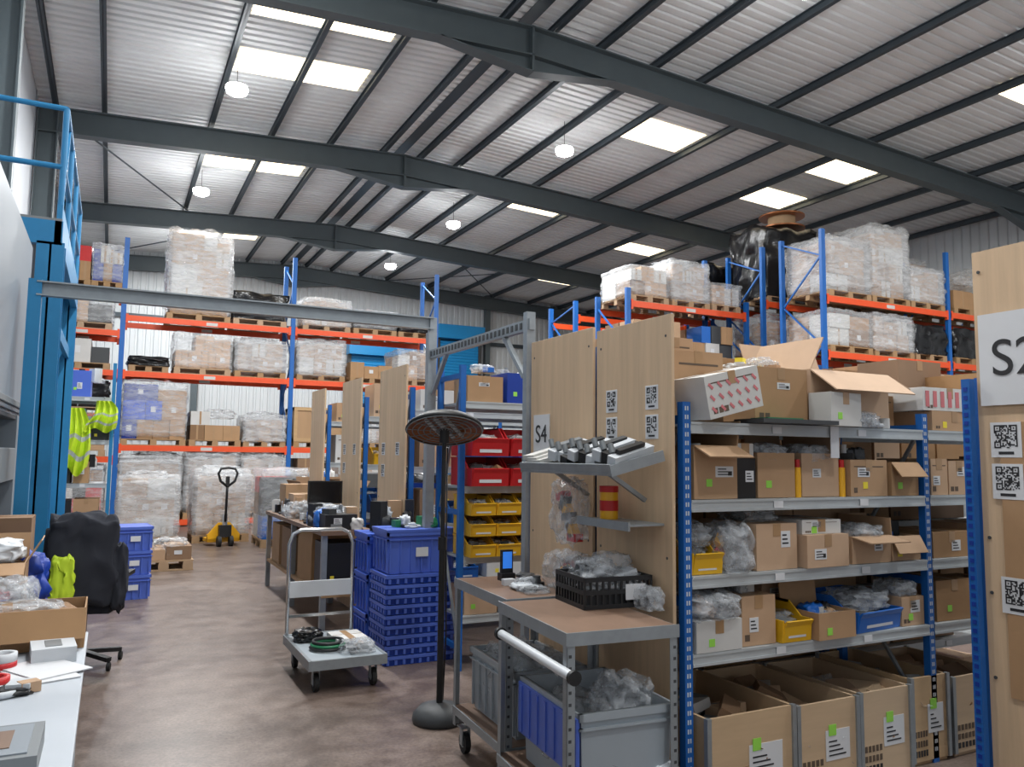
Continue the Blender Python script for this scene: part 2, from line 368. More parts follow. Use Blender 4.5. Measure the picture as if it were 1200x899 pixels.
def tote_geo(mb,w,d,h,z0=0,m='tote_blue',lid=False,ribs=True,open_=False,lab=True):
    tp=.012; b=(w/2-.025,d/2-.025); t=(w/2-tp,d/2-tp)
    vs=[(-b[0],-b[1],z0),(b[0],-b[1],z0),(b[0],b[1],z0),(-b[0],b[1],z0),(-t[0],-t[1],z0+h),(t[0],-t[1],z0+h),(t[0],t[1],z0+h),(-t[0],t[1],z0+h)]
    fs=[(3,2,1,0),(0,1,5,4),(1,2,6,5),(2,3,7,6),(3,0,4,7)]
    if not open_: fs.append((4,5,6,7))
    mb.add(vs,fs,m)
    if open_:
        k=.008; vi=[(p[0]*(1-k/abs(p[0]) ),p[1]*(1-k/abs(p[1])),p[2]+(k if i<4 else 0)) for i,p in enumerate(vs)]
        mb.add(vi,[(0,1,2,3),(4,5,1,0),(5,6,2,1),(6,7,3,2),(7,4,0,3)],m)
        mb.add(vs[4:]+vi[4:],[(0,1,5,4),(1,2,6,5),(2,3,7,6),(3,0,4,7)],m)
    for (r0,r1) in ((h-.03,h),(h-.065,h-.055)):
        for sx in (-1,1):
            mb.box(sx*w/2-(.018 if sx>0 else 0),sx*w/2+(.018 if sx<0 else 0),-d/2,d/2,z0+r0,z0+r1,m)
            mb.box(-w/2,w/2,sx*d/2-(.018 if sx>0 else 0),sx*d/2+(.018 if sx<0 else 0),z0+r0,z0+r1,m)
    if ribs:
        n=max(2,int(w/.09))
        for i in range(n+1):
            x=-w/2+.03+i*(w-.06)/n
            for sy in (-1,1): mb.box(x-.005,x+.005,sy*(d/2-.012)-.006,sy*(d/2-.012)+.006,z0+.02,z0+h-.05,m)
        n=max(2,int(d/.09))
        for i in range(n+1):
            y=-d/2+.03+i*(d-.06)/n
            for sx in (-1,1): mb.box(sx*(w/2-.012)-.006,sx*(w/2-.012)+.006,y-.005,y+.005,z0+.02,z0+h-.05,m)
    if lab: mb.box(-.05,.05,-d/2-.004,-d/2,z0+h*.4,z0+h*.62,'paper')
    if lid:
        mb.box(-w/2-.003,w/2+.003,-d/2-.003,-.01,z0+h,z0+h+.018,m); mb.box(-w/2-.003,w/2+.003,.01,d/2+.003,z0+h,z0+h+.018,m)
        for i in range(8): mb.box(-w/2+.05+i*(w-.1)/8,-w/2+.05+(i+.5)*(w-.1)/8,-.012,.012,z0+h,z0+h+.02,m)
def caster(mb,x,y,r=.05,m='rubber'):
    mb.cyl((x-.015,y,r),(x+.015,y,r),r,m,16); mb.cyl((x-.017,y,r),(x+.017,y,r),r*.45,'midgrey',10)
    mb.box(x-.024,x-.019,y-.02,y+.02,r*.8,2*r+.03,'galv'); mb.box(x+.019,x+.024,y-.02,y+.02,r*.8,2*r+.03,'galv')
    mb.box(x-.035,x+.035,y-.035,y+.035,2*r+.025,2*r+.032,'galv')
# ---------------------------------------------------------------- room
X0,X1,Y0,Y1=-1.6,20.5,-4,30.0; RX,RZ,SL=5.8,8.8,.05
def rz_at(x): return RZ-SL*abs(x-RX)
mb=MB('floor'); mb.quad((X0,Y0,0),(X1-X0,0,0),(0,Y1-Y0,0),'floor'); mb.finish()
SKY=[(1.65,3.95,11.8,12.7),(1.65,3.95,13.85,14.8),(1.65,3.95,18.0,18.7),(1.65,3.95,19.4,20.2),(1.65,3.95,24.6,25.4),(1.65,3.95,26.4,27.1),(1.65,3.95,5.0,5.9),(1.65,3.95,7.0,7.9),
 (9.5,11.1,12.9,14.0),(14.1,15.7,12.1,13.2),(14.1,15.7,14.4,15.4),(9.5,11.1,18.7,19.6),(14.1,15.7,20.3,21.2),(14.1,15.7,18.2,19.1),(9.5,11.1,24.4,25.2),(14.1,15.7,25.6,26.4),(14.1,15.7,7.6,8.6),(9.5,11.1,4.2,5.2),(9.5,11.1,1,2),(1.65,3.95,0,.9),(14.1,15.7,3,4)]
def corr_profile(pitch,depth):
    return [(0,0),(pitch*.55,0),(pitch*.65,depth),(pitch*.9,depth)]
mb=MB('ceiling')
ys=[];y=Y0
pr=corr_profile(.2,.035)
while y<Y1:
    for a,dz in pr: ys.append((min(y+a,Y1),dz))
    y+=.2
ys.append((Y1,0))
for xa,xb in ((X0,RX),(RX,X1)):
    vs=[];fs=[]
    for yy,dz in ys: vs+= [(xa,yy,rz_at(xa)+dz),(xb,yy,rz_at(xb)+dz)]
    for i in range(len(ys)-1): fs.append((2*i,2*i+2,2*i+3,2*i+1))
    mb.add(vs,fs,'roof_sheet')
mb.box(RX-.12,RX+.12,Y0,Y1,RZ-.015,RZ-.01,'purlin_grey')
mb.finish()
for i,(a,b,c,d) in enumerate(SKY):
    mb=MB('window_%d'%(i+1))
    def P(x,y,o): return (x,y,rz_at(x)-o)
    segs=[(a,(a+b)/2-.03),((a+b)/2+.03,b)] if b-a>2 else [(a,b)]
    for (p,q_) in segs:
        n=int((d-c)/.1)
        for j in range(n):
            ya=c+(d-c)*j/n; yb=c+(d-c)*(j+.6)/n; yc=c+(d-c)*(j+1)/n
            mb.quad(P(p,ya,.008),V(P(q_,ya,.008))-V(P(p,ya,.008)),(0,yb-ya,0),'skylight')
            mb.quad(P(p,yb,.008),V(P(q_,yb,.008))-V(P(p,yb,.008)),(0,yc-yb,.012),'skylight')
    mb.finish()
def cladwall(name,axis,const,a0,a1,ztop,inward,m='wall_sheet',pitch=.25,dep=.035):
    mb=MB(name); pts=[];a=a0
    while a<a1:
        for da,dz in corr_profile(pitch,dep): pts.append((min(a+da,a1),dz))
        a+=pitch
    pts.append((a1,0)); vs=[];fs=[]
    for a,dz in pts:
        c=const+inward*-dz
        if axis=='y': vs+=[(a,c,0),(a,c,ztop(a))]
        else: vs+=[(c,a,0),(c,a,ztop(0))]
    for i in range(len(pts)-1): fs.append((2*i,2*i+2,2*i+3,2*i+1))
    mb.add(vs,fs,m); return mb.finish()
cladwall('wall_back','y',Y1,X0,X1,lambda a:rz_at(a)+.03,-1)
cladwall('wall_right','x',X1,Y0,Y1,lambda a:rz_at(X1)+.03,-1)
mb=MB('wall_left'); mb.box(X0-.1,X0,Y0,Y1,0,rz_at(X0)+.03,'wall_plain')
for yy in range(-4,30,3): mb.box(X0,X0+.012,yy,yy+.06,2.6,rz_at(X0),'panel_grey')
mb.finish()
def portal(y):
    mb=MB('steel_portal_frame')
    def ib(p0,p1,dep,fl):
        p0,p1=V(p0),V(p1); 
        mb.bar(p0,p1,.02,dep,'steel_grey'); up=V((0,0,dep/2))
        mb.bar(p0+up,p1+up,fl,.025,'steel_grey'); mb.bar(p0-up,p1-up,fl,.025,'steel_grey')
    D=.48; o=.1+D/2+.12
    ib((X0+.02,y,rz_at(X0)-o),(RX,y,RZ-o),D,.24); ib((RX,y,RZ-o),(X1-.02,y,rz_at(X1)-o),D,.24)
    for s in (-1,1):
        mb.extr([(RX,y-.01,RZ-o-D/2),(RX+s*1.6,y-.01,rz_at(RX+1.6)-o-D/2),(RX,y-.01,RZ-o-D/2-.28)],(0,.02,0),'steel_grey')
        mb.bar((RX,y,RZ-o-D/2-.28),(RX+s*1.6,y,rz_at(RX+1.6)-o-D/2),.24,.02,'steel_grey')
    mb.box(RX-.02,RX+.02,y-.12,y+.12,RZ-o-D/2-.28,RZ-o+D/2,'steel_grey')
    for xx,s in ((X0+.2,1),(X1-.25,-1)):
        zt=rz_at(xx)-o+D/2
        mb.box(xx-.18,xx-.155,y-.1,y+.1,0,zt,'steel_grey'); mb.box(xx+.155,xx+.18,y-.1,y+.1,0,zt,'steel_grey'); mb.box(xx-.16,xx+.16,y-.01,y+.01,0,zt,'steel_grey')
        if s<0:
            mb.extr([(xx+s*.18,y-.01,zt-D),(xx+s*2.2,y-.01,zt-D+SL*2),(xx+s*.18,y-.01,zt-D-.5)],(0,.02,0),'steel_grey')
            mb.bar((xx+s*.18,y,zt-D-.5),(xx+s*2.2,y,zt-D+SL*2),.2,.02,'steel_grey')
    return mb.finish()
for y in (-1.6,4.7,11.0,17.3,23.7,29.7): portal(y)
mb=MB('roof_purlins')
for x in (-1.3,-.45,1.55,2.8,4.1,5.35,6.25,7.2,8.35,9.4,11.2,12.6,14.0,15.8,17.3,18.8,20.2):
    z=rz_at(x)-.15
    mb.box(x-.045,x+.045,Y0,Y1,z,z+.012,'purlin_grey'); mb.box(x-.005,x+.005,Y0,Y1,z,z+.13,'purlin_grey'); mb.box(x-.045,x+.045,Y0,Y1,z+.12,z+.132,'purlin_grey')
mb.finish()
mb=MB('roof_bracing')
for (a,b) in (((X0+.3,17.4),(1.6,23.6)),((4.1,23.8),(-.5,29.6)),((9.4,23.8),(14,29.6)),((14,23.8),(9.4,29.6))):
    mb.cyl((a[0],a[1],rz_at(a[0])-.2),(b[0],b[1],rz_at(b[0])-.2),.02,'purlin_grey',8)
mb.finish()
mb=MB('trim_1')
for x in (2.5,13.8,17):
    mb.box(x-.1,x+.1,Y1-.3,Y1-.05,0,rz_at(x)-.1,'steel_grey')
for z in (2.2,4.2,6.2): mb.box(X0,X1,Y1-.12,Y1-.06,z,z+.15,'purlin_grey')
mb.finish()
def shutter(i,x0,x1,zt,y=29.6):
    mb=MB('door_%d'%i)
    n=int(zt/.12)
    for k in range(n): mb.extr([(x0,y,k*.12),(x0,y-.02,k*.12+.03),(x0,y-.02,k*.12+.09),(x0,y,k*.12+.118)],(x1-x0,0,0),'shutter_blue')
    mb.box(x0-.12,x0,y-.08,y+.05,0,zt,'darkgrey'); mb.box(x1,x1+.12,y-.08,y+.05,0,zt,'darkgrey')
    mb.box(x0-.15,x1+.15,y-.35,y+.1,zt,zt+.55,'shutter_blue'); mb.finish()
shutter(1,8.0,10.4,5.4); shutter(2,11.6,13.3,6.3)
# ---------------------------------------------------------------- lamps
def lamp(x,y,z=7.95,power=300,pt=32):
    e=bpy.data.objects.new('high_bay_lamp',None); bpy.context.collection.objects.link(e); e.location=(x,y,z)
    mb=MB('housing',(0,0,0)); mb.lathe((0,0,0),[(.0,.08),(.08,.08),(.12,.05),(.17,.035),(.175,.02)],'midgrey',24); mb.cyl((0,0,.08),(0,0,rz_at(x)-z-.12),.006,'darkgrey',6)
    mb.finish(parent=e)
    mb=MB('lens',(0,0,0)); mb.lathe((0,0,0),[(.18,.03),(.19,-.02),(.17,-.08),(.1,-.12),(.0,-.135)],'lamp_emit',24); mb.finish(parent=e)
    l=bpy.data.lights.new('glow','AREA'); l.shape='DISK'; l.size=.42; l.energy=power; l.color=(.95,.98,1)
    lo=bpy.data.objects.new('glow',l); bpy.context.collection.objects.link(lo); lo.parent=e; lo.location=(0,0,-.15)
    l=bpy.data.lights.new('roof_fill','POINT'); l.shadow_soft_size=.2; l.energy=pt; l.color=(.95,.98,1)  # extra point light, added under the lens to brighten the roof
    lo=bpy.data.objects.new('roof_fill',l); bpy.context.collection.objects.link(lo); lo.parent=e; lo.location=(0,0,-.38)
for x,ys_ in ((1.65,(-1,4,8.6,14.1,20.2,26.5)),(8.1,(1.5,7.3,13.8,19.8,25.3)),(14.5,(1,5.6))):  # lamps nearest the camera and the right-hand pair are unseen, added for light
    for y in ys_: lamp(x,y,power={(1.65,-1):130,(1.65,4):170}.get((x,y),310))
# ---------------------------------------------------------------- pallet racks
def rack(xs,y0,dep,H,levels,orange='orange'):
    mb=MB('pallet_rack')
    for x in xs:
        for y in (y0,y0+dep):
            mb.box(x-.05,x+.05,y-.035,y-.03,0,H,'rack_blue'); mb.box(x-.05,x-.045,y-.03,y+.035,0,H,'rack_blue'); mb.box(x+.045,x+.05,y-.03,y+.035,0,H,'rack_blue')
            mb.box(x-.045,x+.045,y-.03,y+.03,0,H,'rack_blue'); mb.box(x-.08,x+.08,y-.07,y+.07,0,.01,'galv')
        z=.2; k=0
        while z<H-.3:
            zz=min(z+.9,H-.1); a,b=(y0+.03,y0+dep-.03) if k%2==0 else (y0+dep-.03,y0+.03)
            mb.bar((x,a,z),(x,b,zz),.03,.03,'rack_blue',up=(1,0,0)); z=zz; k+=1
    for i in range(len(xs)-1):
        lv=levels[i] if isinstance(levels[0],(list,tuple)) else levels
        for z in lv:
            for y in (y0-.025,y0+dep+.025):
                mb.box(xs[i]+.05,xs[i+1]-.05,y-.025,y+.025,z-.12,z,orange)
                for x,s in ((xs[i]+.05,1),(xs[i+1]-.05,-1)): mb.box(min(x,x+s*.05),max(x,x+s*.05),y-.03,y+.03,z-.17,z+.03,orange)
                mb.box((xs[i]+xs[i+1])/2-.12,(xs[i]+xs[i+1])/2+.12,y-.027,y-.025,z-.1,z-.03,'card_white')
    return mb.finish()
rack([-1.45,.1,3.7,7.3],18.9,1.05,6.25,[[5.1,4.2,3.34,2.4,1.5,.15],[4.55,3.34,1.75,.15],[4.55,3.34,1.75,.15]])
rack([12.25,16.0,19.7],10.9,1.05,6.12,[[4.8,3.7,2.0]]*2)
rack([12.25,16.0,19.7],12.5,1.05,6.12,[[4.95,3.7,2.0]]*2)
rack([9.05,12.15],12.9,1.1,4.98,[[4.72,3.5,2.0]])
rack([9.05,12.15],14.9,1.1,5.05,[[4.72,3.5,2.0]])
yA=19.43
L=[(-.95,5.1,.8,.95,'mixed'),(-.25,5.1,.6,.95,'blueboxes'),(-.7,4.2,1.2,.68,'mixed'),(-.7,3.34,1.2,.68,'mixed'),(-.7,2.4,1.2,.74,'black'),(-.7,1.5,1.2,.75,'boxes'),(-.7,.15,1.2,1.15,'mixed'),
 (1.62,4.55,1.35,2.0,'wrapped'),(2.95,4.55,1.2,.8,'black'),(4.5,4.55,1.15,.75,'wrapped'),(5.7,4.55,1.1,.6,'mixed'),(6.75,4.55,.9,.45,'black'),
 (.65,3.34,.8,.35,'black'),(1.75,3.34,1.2,.92,'boxes'),(3.0,3.34,1.15,.85,'wrapped'),(4.4,3.34,1.15,.95,'wrapped'),(5.65,3.34,1.1,.6,'boxes'),(6.75,3.34,.9,.9,'boxes'),
 (.82,1.75,1.3,1.38,'blueboxes'),(2.08,1.75,1.1,.8,'mixed'),(3.15,1.75,.95,.7,'wrapped'),(4.4,1.75,1.2,.95,'crate'),(5.7,1.75,1.1,1.0,'wrapped'),(6.75,1.75,.9,1.1,'mixed'),
 (.8,.15,1.25,1.35,'wrapped'),(2.05,.15,1.15,1.4,'wrapped'),(3.15,.15,.98,1.4,'wrapped'),(4.5,.15,1.2,1.35,'mixed'),(5.85,.15,1.1,1.3,'boxes')]
for x,z,w,h,k in L: load(x,yA,z,w,1.1,h,k)
for x,z,w,h,k in [(13.0,4.8,1.2,1.2,'wrapped'),(14.2,4.8,1.15,1.6,'wrapped'),(15.35,4.8,1.1,.85,'wrapped'),(16.8,4.8,1.2,.9,'boxes'),(18.2,4.8,1.2,1.2,'wrapped'),
  (13.0,3.7,1.2,.85,'boxes'),(14.25,3.7,1.2,.85,'wrapped'),(15.4,3.7,1.0,.8,'black'),(16.8,3.7,1.2,.8,'black'),(18.2,3.7,1.2,.9,'boxes'),
  (13,2.0,1.2,1.3,'boxes'),(14.3,2.0,1.2,1.3,'mixed'),(15.4,2,1,1.4,'black'),(16.8,2,1.2,1.3,'mixed'),(13,0,1.2,1.5,'boxes'),(14.4,0,1.2,1.5,'wrapped')]:
    load(x,11.43,z,w,1.1,h,k)
for x,z,w,h,k in [(13.1,4.95,1.5,1.8,'black'),(14.6,4.95,1.2,1.4,'wrapped'),(15.5,4.95,.8,1.3,'boxes'),(13,3.7,1.2,1,'boxes'),(14.4,3.7,1.2,1,'mixed'),(17,4.95,1.2,1.5,'boxes')]:
    load(x,13.03,z,w,1.1,h,k)
load(12.45,14.5,4.9,1.1,1.1,1.2,'black')
mb=MB('pallet_rack'); 
for x in (11.9,13.0): mb.box(x-.05,x+.05,13.9,13.98,0,6.1,'rack_blue'); mb.box(x-.05,x+.05,15.0,15.08,0,6.1,'rack_blue')
for y in (13.94,15.04): mb.box(11.9,13.0,y-.025,y+.025,4.78,4.9,'orange')
mb.finish()
for x,z,w,h,k in [(9.6,4.72,.95,.75,'boxes'),(10.65,4.72,1.0,.95,'wrapped'),(11.6,4.72,.8,.6,'boxes'),(9.8,3.5,1.2,.95,'boxes'),(11.2,3.5,1.2,.9,'mixed'),(9.8,2,1.2,1.2,'mixed'),(11.2,2,1.2,1.2,'boxes')]:
    load(x,13.45,z,w,1.1,h,k)
mb=MB('cable_drum',(13.35,13.0,6.78)); mb.cyl((0,0,0),(0,0,.03),.5,'copper',28); mb.cyl((0,0,.03),(0,0,.28),.3,'pallet_wood',24); mb.cyl((0,0,.28),(0,0,.31),.5,'copper',28); mb.finish()
# ---------------------------------------------------------------- steel shelving units
def shelving(xs,y0,dep,H,levels,post='rack_blue',deck='shelf_grey',slots=True,name='shelving_unit'):
    mb=MB(name)
    for x in xs:
        for y in (y0,y0+dep):
            mb.box(x-.022,x+.022,y-.02,y+.02,0,H,post)
            if slots and y==y0:
                z=.06
                while z<H-.03:
                    mb.box(x-.010,x-.003,y-.0212,y-.02,z,z+.02,'white'); mb.box(x+.003,x+.010,y-.0212,y-.02,z,z+.02,'white'); z+=.04
        for z in (.15,H*.5,H-.1): mb.box(x-.012,x+.012,y0+.02,y0+dep-.02,z,z+.04,post)
        mb.bar((x,y0+.02,.2),(x,y0+dep-.02,H*.5),.015,.02,'galv',up=(1,0,0)); mb.bar((x,y0+dep-.02,H*.5),(x,y0+.02,H-.1),.015,.02,'galv',up=(1,0,0))
    for i in range(len(xs)-1):
        for z in levels:
            a,b=xs[i]+.022,xs[i+1]-.022
            mb.box(a,b,y0-.022,y0+.012,z-.055,z,deck); mb.box(a,b,y0+dep-.012,y0+dep+.02,z-.055,z,deck)
            mb.box(a,b,y0-.026,y0-.022,z-.012,z,deck); mb.box(a,b,y0-.026,y0-.022,z-.055,z-.043,deck)
            mb.box(a,b,y0+.012,y0+dep-.012,z-.02,z-.003,deck)
            mb.box(a+.5,a+.56,y0-.028,y0-.026,z-.045,z-.012,'paper'); mb.box(a+1.1,a+1.16,y0-.028,y0-.026,z-.045,z-.012,'paper')
    return mb.finish(bevel=0)
UY=2.92
shelving([2.36,4.02,5.7],UY,.58,1.86,[1.77,1.41,1.065,.72])
def endpanel(x,y0,y1,z0,z1,name='plywood_panel',m='ply',seed=0):
    mb=MB(name); mb.box(x,x+.018,y0,y1,z0,z1,m)
    for z in (z0+.15,(z0+z1)/2,z1-.1):
        for y in (y0+.04,y1-.04): mb.cyl((x-.001,y,z),(x+.002,y,z),.007,'darkgrey',8)
    return mb
mb=endpanel(2.29,2.92,3.55,.02,2.27)
U_,W_=V((0,-1,0)),V((0,0,1))
for (yy,zz,sd) in ((3.46,1.83,1),(3.46,1.69,2),(3.12,1.83,3),(3.12,1.69,4)): qr(mb,(2.289,yy,zz),U_,W_,.10,11,sd)
mb.finish(bevel=.002)
mb=endpanel(2.29,3.59,4.29,.02,2.3); 
mb.finish(bevel=.002)
sg=MB('aisle_sign'); sg.box(2.283,2.288,4.05,4.24,1.58,1.85,'paper'); so=sg.finish()
SM=Matrix(((0,0,-1),(-1,0,0),(0,1,0)))
text_on('S4',.15,(2.2815,4.145,1.73),SM,'ink',so,'lettering')
shelving([2.36,4.0,5.6],3.62,.6,2.2,[2.0,1.6,1.2,.8,.4],slots=False)
F0=UY-.005
z=1.771
carton(2.40,2.70,F0+.12,.38,z,.35,False,lab=False)
o=carton(2.43,2.80,F0-.06,.26,z,.2,False,'card_white',lab=False); 
mbp=MB('prints',(0,0,0))
for i in range(6):
    for j in range(3): mbp.cb((-.15+i*.06,-.1315,.04+j*.055),(.035,.001,.014),'card_pink',Matrix.Rotation(.8,3,'Y'))
mbp.finish(parent=o); o.rotation_euler=(0,-.22,.1); o.location.z+=.045
carton(2.84,3.2,F0+.05,.4,z,.29,False)
carton(3.23,3.83,F0+.06,.45,z,.3,True,fl=(-35,70,120,-20),lab=False)
o=carton(3.2,3.45,F0-.08,.13,z,.17,False,'card_white',rz=.1)
carton(3.86,4.05,F0+.2,.3,z,.2,False)
carton(4.1,4.5,F0,.3,z,.11,False); o=carton(4.05,4.5,F0,.3,z+.112,.13,False,'card_white',lab=False)
mbp=MB('prints',(0,0,0))
for i in range(7): mbp.cb((-.19+i*.062,-.1515,.065),(.03,.002,.09),'card_pink')
mbp.finish(parent=o)
carton(4.55,4.95,F0,.4,z,.35);carton(5.0,5.5,F0,.4,z,.3); carton(4.3,4.7,F0+.35,.3,z,.45,m='card_dark')
mb=MB('cutting_board',(2.98,F0-.02,z)); mb.cb((0,0,.012),(.5,.2,.02),'darkgrey'); mb.box(-.18,.05,-.06,.06,.024,.03,'green_tape'); mb.finish()
crumple(3.52,F0-.0,z,.2,.14,.1); clutter('loose_packets',3.5,3.8,F0-.04,F0+.06,z,5,34,.06); clutter('loose_packets',2.85,3.18,F0+.08,F0+.4,z+.295,8,39,.09,('bag','card','card_white','label_yellow'))
mb=MB('paper_note'); mb.box(3.27,3.33,F0-.03,F0-.028,1.61,1.77,'paper'); mb.finish()
z=1.411
carton(2.40,2.67,F0,.4,z,.25,True,fl=(-25,80,None,80)); carton(2.69,2.81,F0+.02,.35,z,.19,False,'black'); carton(2.83,3.07,F0+.02,.4,z,.22,True,fl=(None,80,None,None))
carton(3.13,3.39,F0+.03,.4,z,.22,True,fl=(None,80,None,80)); carton(3.44,3.72,F0,.4,z,.19); carton(3.75,3.97,F0,.4,z,.18,True,fl=(-50,85,None,None)); carton(4.08,4.22,F0,.35,z,.2);carton(4.24,4.42,F0,.35,z,.19);carton(4.5,4.8,F0,.35,z,.2);carton(4.85,5.2,F0,.35,z,.22)
for x in (3.095,3.41):
    mb=MB('spray_bottle',(x,F0+.03,z)); mb.cyl((0,0,0),(0,0,.15),.018,'yellow',12); mb.cyl((0,0,.15),(0,0,.19),.014,'red',10); mb.finish()
clutter('loose_packets',2.42,2.66,F0+.02,F0+.3,z+.14,5,31)
clutter('loose_packets',3.46,3.7,F0+.03,F0+.35,z+.193,9,32,.08,('card_white','bag','darkgrey','label_yellow','black')); crumple(3.25,F0+.15,z+.17,.2,.25,.12); crumple(2.95,F0+.12,z+.17,.2,.2,.12)
carton(2.7,2.8,F0+.02,.3,z+.193,.07,m='card_white')
z=1.066
pickbin(2.40,2.58,F0,.3,z,.16,'bin_yellow'); crumple(2.67,F0+.08,z,.2,.24,.28,inner=('yellow','darkgrey','red')); crumple(2.48,F0+.15,z+.12,.2,.2,.14); carton(2.78,3.05,F0,.4,z,.22); carton(3.08,3.38,F0-.03,.38,z,.16); carton(3.2,3.4,F0+.36,.2,z,.26)
carton(3.44,3.72,F0-.01,.4,z,.14,True,fl=(-10,85,None,None)); carton(3.5,3.9,F0+.4,.16,z,.26,lab=False);carton(3.75,3.97,F0,.35,z,.13,True,fl=(-60,85,85,None));carton(4.08,4.4,F0,.35,z,.14);carton(4.5,4.9,F0,.35,z,.17);carton(4.95,5.3,F0,.35,z,.2)
carton(3.1,3.36,F0,.3,z+.162,.07,m='card_white'); crumple(2.92,F0+.2,z+.222,.24,.25,.07); crumple(3.58,F0+.1,z+.1,.24,.24,.12); clutter('loose_packets',3.76,3.96,F0,F0+.3,z+.1,8,36,.13)
z=.721
carton(2.40,2.67,F0-.02,.28,z,.14,False,'card_white'); crumple(2.52,F0+.08,z+.142,.3,.28,.15); carton(2.69,2.9,F0,.35,z,.23); pickbin(2.92,3.11,F0-.03,.32,z,.17,'bin_yellow')
carton(3.12,3.38,F0-.06,.25,z,.13,True,fl=(None,85,None,None)); carton(3.1,3.35,F0+.3,.26,z,.26,True); pickbin(3.41,3.78,F0-.02,.36,z,.17,'bin_blue',rz=.1); carton(3.8,3.98,F0,.35,z,.15); carton(3.45,3.9,F0+.37,.18,z,.26)
crumple(3.6,F0+.12,z+.1,.3,.25,.12,inner=('black','darkgrey')); crumple(3.88,F0+.1,z+.152,.16,.2,.1); clutter('loose_packets',2.7,2.9,F0,F0+.3,z+.233,5,37,.05); clutter('loose_packets',3.14,3.36,F0-.05,F0+.15,z+.08,8,38,.12)
carton(4.1,4.4,F0,.35,z,.22);carton(4.45,4.8,F0,.35,z,.18);carton(4.85,5.2,F0,.35,z,.25)
def woodbox(x0,x1,y0,d,h,sd):
    mb=MB('wooden_storage_box',((x0+x1)/2,y0+d/2,.001)); w=x1-x0; t=.015
    mb.box(-w/2,w/2,-d/2,-d/2+t,.02,h,'collar'); mb.box(-w/2,w/2,d/2-t,d/2,.02,h,'collar'); mb.box(-w/2,-w/2+t,-d/2+t,d/2-t,.02,h,'collar'); mb.box(w/2-t,w/2,-d/2+t,d/2-t,.02,h,'collar')
    mb.box(-w/2+.01,w/2-.01,-d/2+.01,d/2-.01,.0,.03,'pallet_wood')
    for sx in (-1,1):
        for sy in (-1,1): mb.box(sx*(w/2-.005)-.012,sx*(w/2-.005)+.012,sy*(d/2-.002)-.012,sy*(d/2-.002)+.012,.02,h+.004,'galv')
    mb.box(-w/2+.02,w/2-.02,-d/2+.02,d/2-.02,.03,h*.4,'card_in')
    mb.blob((0,.0,h*.5),(w*.88,d*.88,h*.5),'card_in' if sd%2 else 'bag',amp=.35,fr=3,seed=sd,n=12,box=.8)
    rr=random.Random(sd)
    for k in range(10): mb.cb((rr.uniform(-.28,.28)*w,rr.uniform(-.35,.35)*d,h*rr.uniform(.65,.9)),(w*rr.uniform(.2,.5),d*rr.uniform(.1,.3),h*.1),rr.choice(['card_white','card','card_dark','midgrey','ply','bag']),Matrix.Rotation(rr.uniform(-1,1),3,'Z')@Matrix.Rotation(rr.uniform(-.5,.5),3,'X'))
    mb.box(-.02,w*.35,-d/2-.002,-d/2,h*.35,h*.68,'paper'); mb.box(-.0,.05,-d/2-.004,-d/2-.002,h*.62,h*.74,'label_green')
    for r_ in range(3):
        for k in range(5): mb.box(w*(-.42+.07*k),w*(-.375+.07*k),-d/2-.002,-d/2,h*(.1+.11*r_),h*(.17+.11*r_),'ink_soft' if r_ else 'ink')
    for k in range(4): mb.box(-.0,w*.28-.02*k,-d/2-.0035,-d/2-.002,h*(.4+.05*k),h*(.415+.05*k),'ink')
    mb.finish(bevel=.002)
woodbox(2.41,2.93,2.84,.7,.45,1); woodbox(2.97,3.38,2.86,.7,.43,2); woodbox(3.42,3.8,2.88,.65,.43,3); woodbox(3.83,4.13,2.9,.62,.45,4); woodbox(4.17,4.6,2.9,.6,.42,5)
for zz,hm in ((2.001,.3),(1.601,.3),(1.201,.32),(.801,.32),(.401,.3),(.001,.3)):
    x=2.42
    while x<5.3:
        w=R.uniform(.24,.42); carton(x,x+w,3.66,.45,zz,R.uniform(.6,1)*hm,m=R.choice(['card','card','card_dark']),lab=False); x+=w+.03
# ---------------------------------------------------------------- S2 end unit
mb=MB('plywood_panel',(0,0,0)); mb.box(3.66,3.68,.9,2.36,.02,2.6,'ply')
mb.box(3.652,3.66,1.2,2.26,.55,1.78,'card')
for (yy,zz,sd) in ((2.30,1.62,5),(2.30,1.43,6),(2.28,.92,7)): qr(mb,(3.6505,yy,zz),U_,W_,.14,17,sd)
for zz in (.62,1.0,1.25,2.5): mb.cyl((3.655,2.33,zz),(3.66,2.33,zz),.008,'darkgrey',8)
mb.finish()
sg=MB('aisle_sign'); sg.box(3.645,3.651,1.7,2.335,1.86,2.29,'paper'); so=sg.finish()
text_on('S2',.24,(3.643,2.165,2.07),SM,'ink',so,'lettering')
shelving([3.72,5.4],1.7,.68,2.0,[1.77,1.4,1.05,.7],slots=True)
mb=MB('slotted_corner_post'); mb.box(3.615,3.652,2.37,2.41,0,1.99,'rack_blue')
for k in range(48): mb.box(3.613,3.615,2.38,2.4,.05+k*.04,.07+k*.04,'tote_blue_dk')
mb.finish()
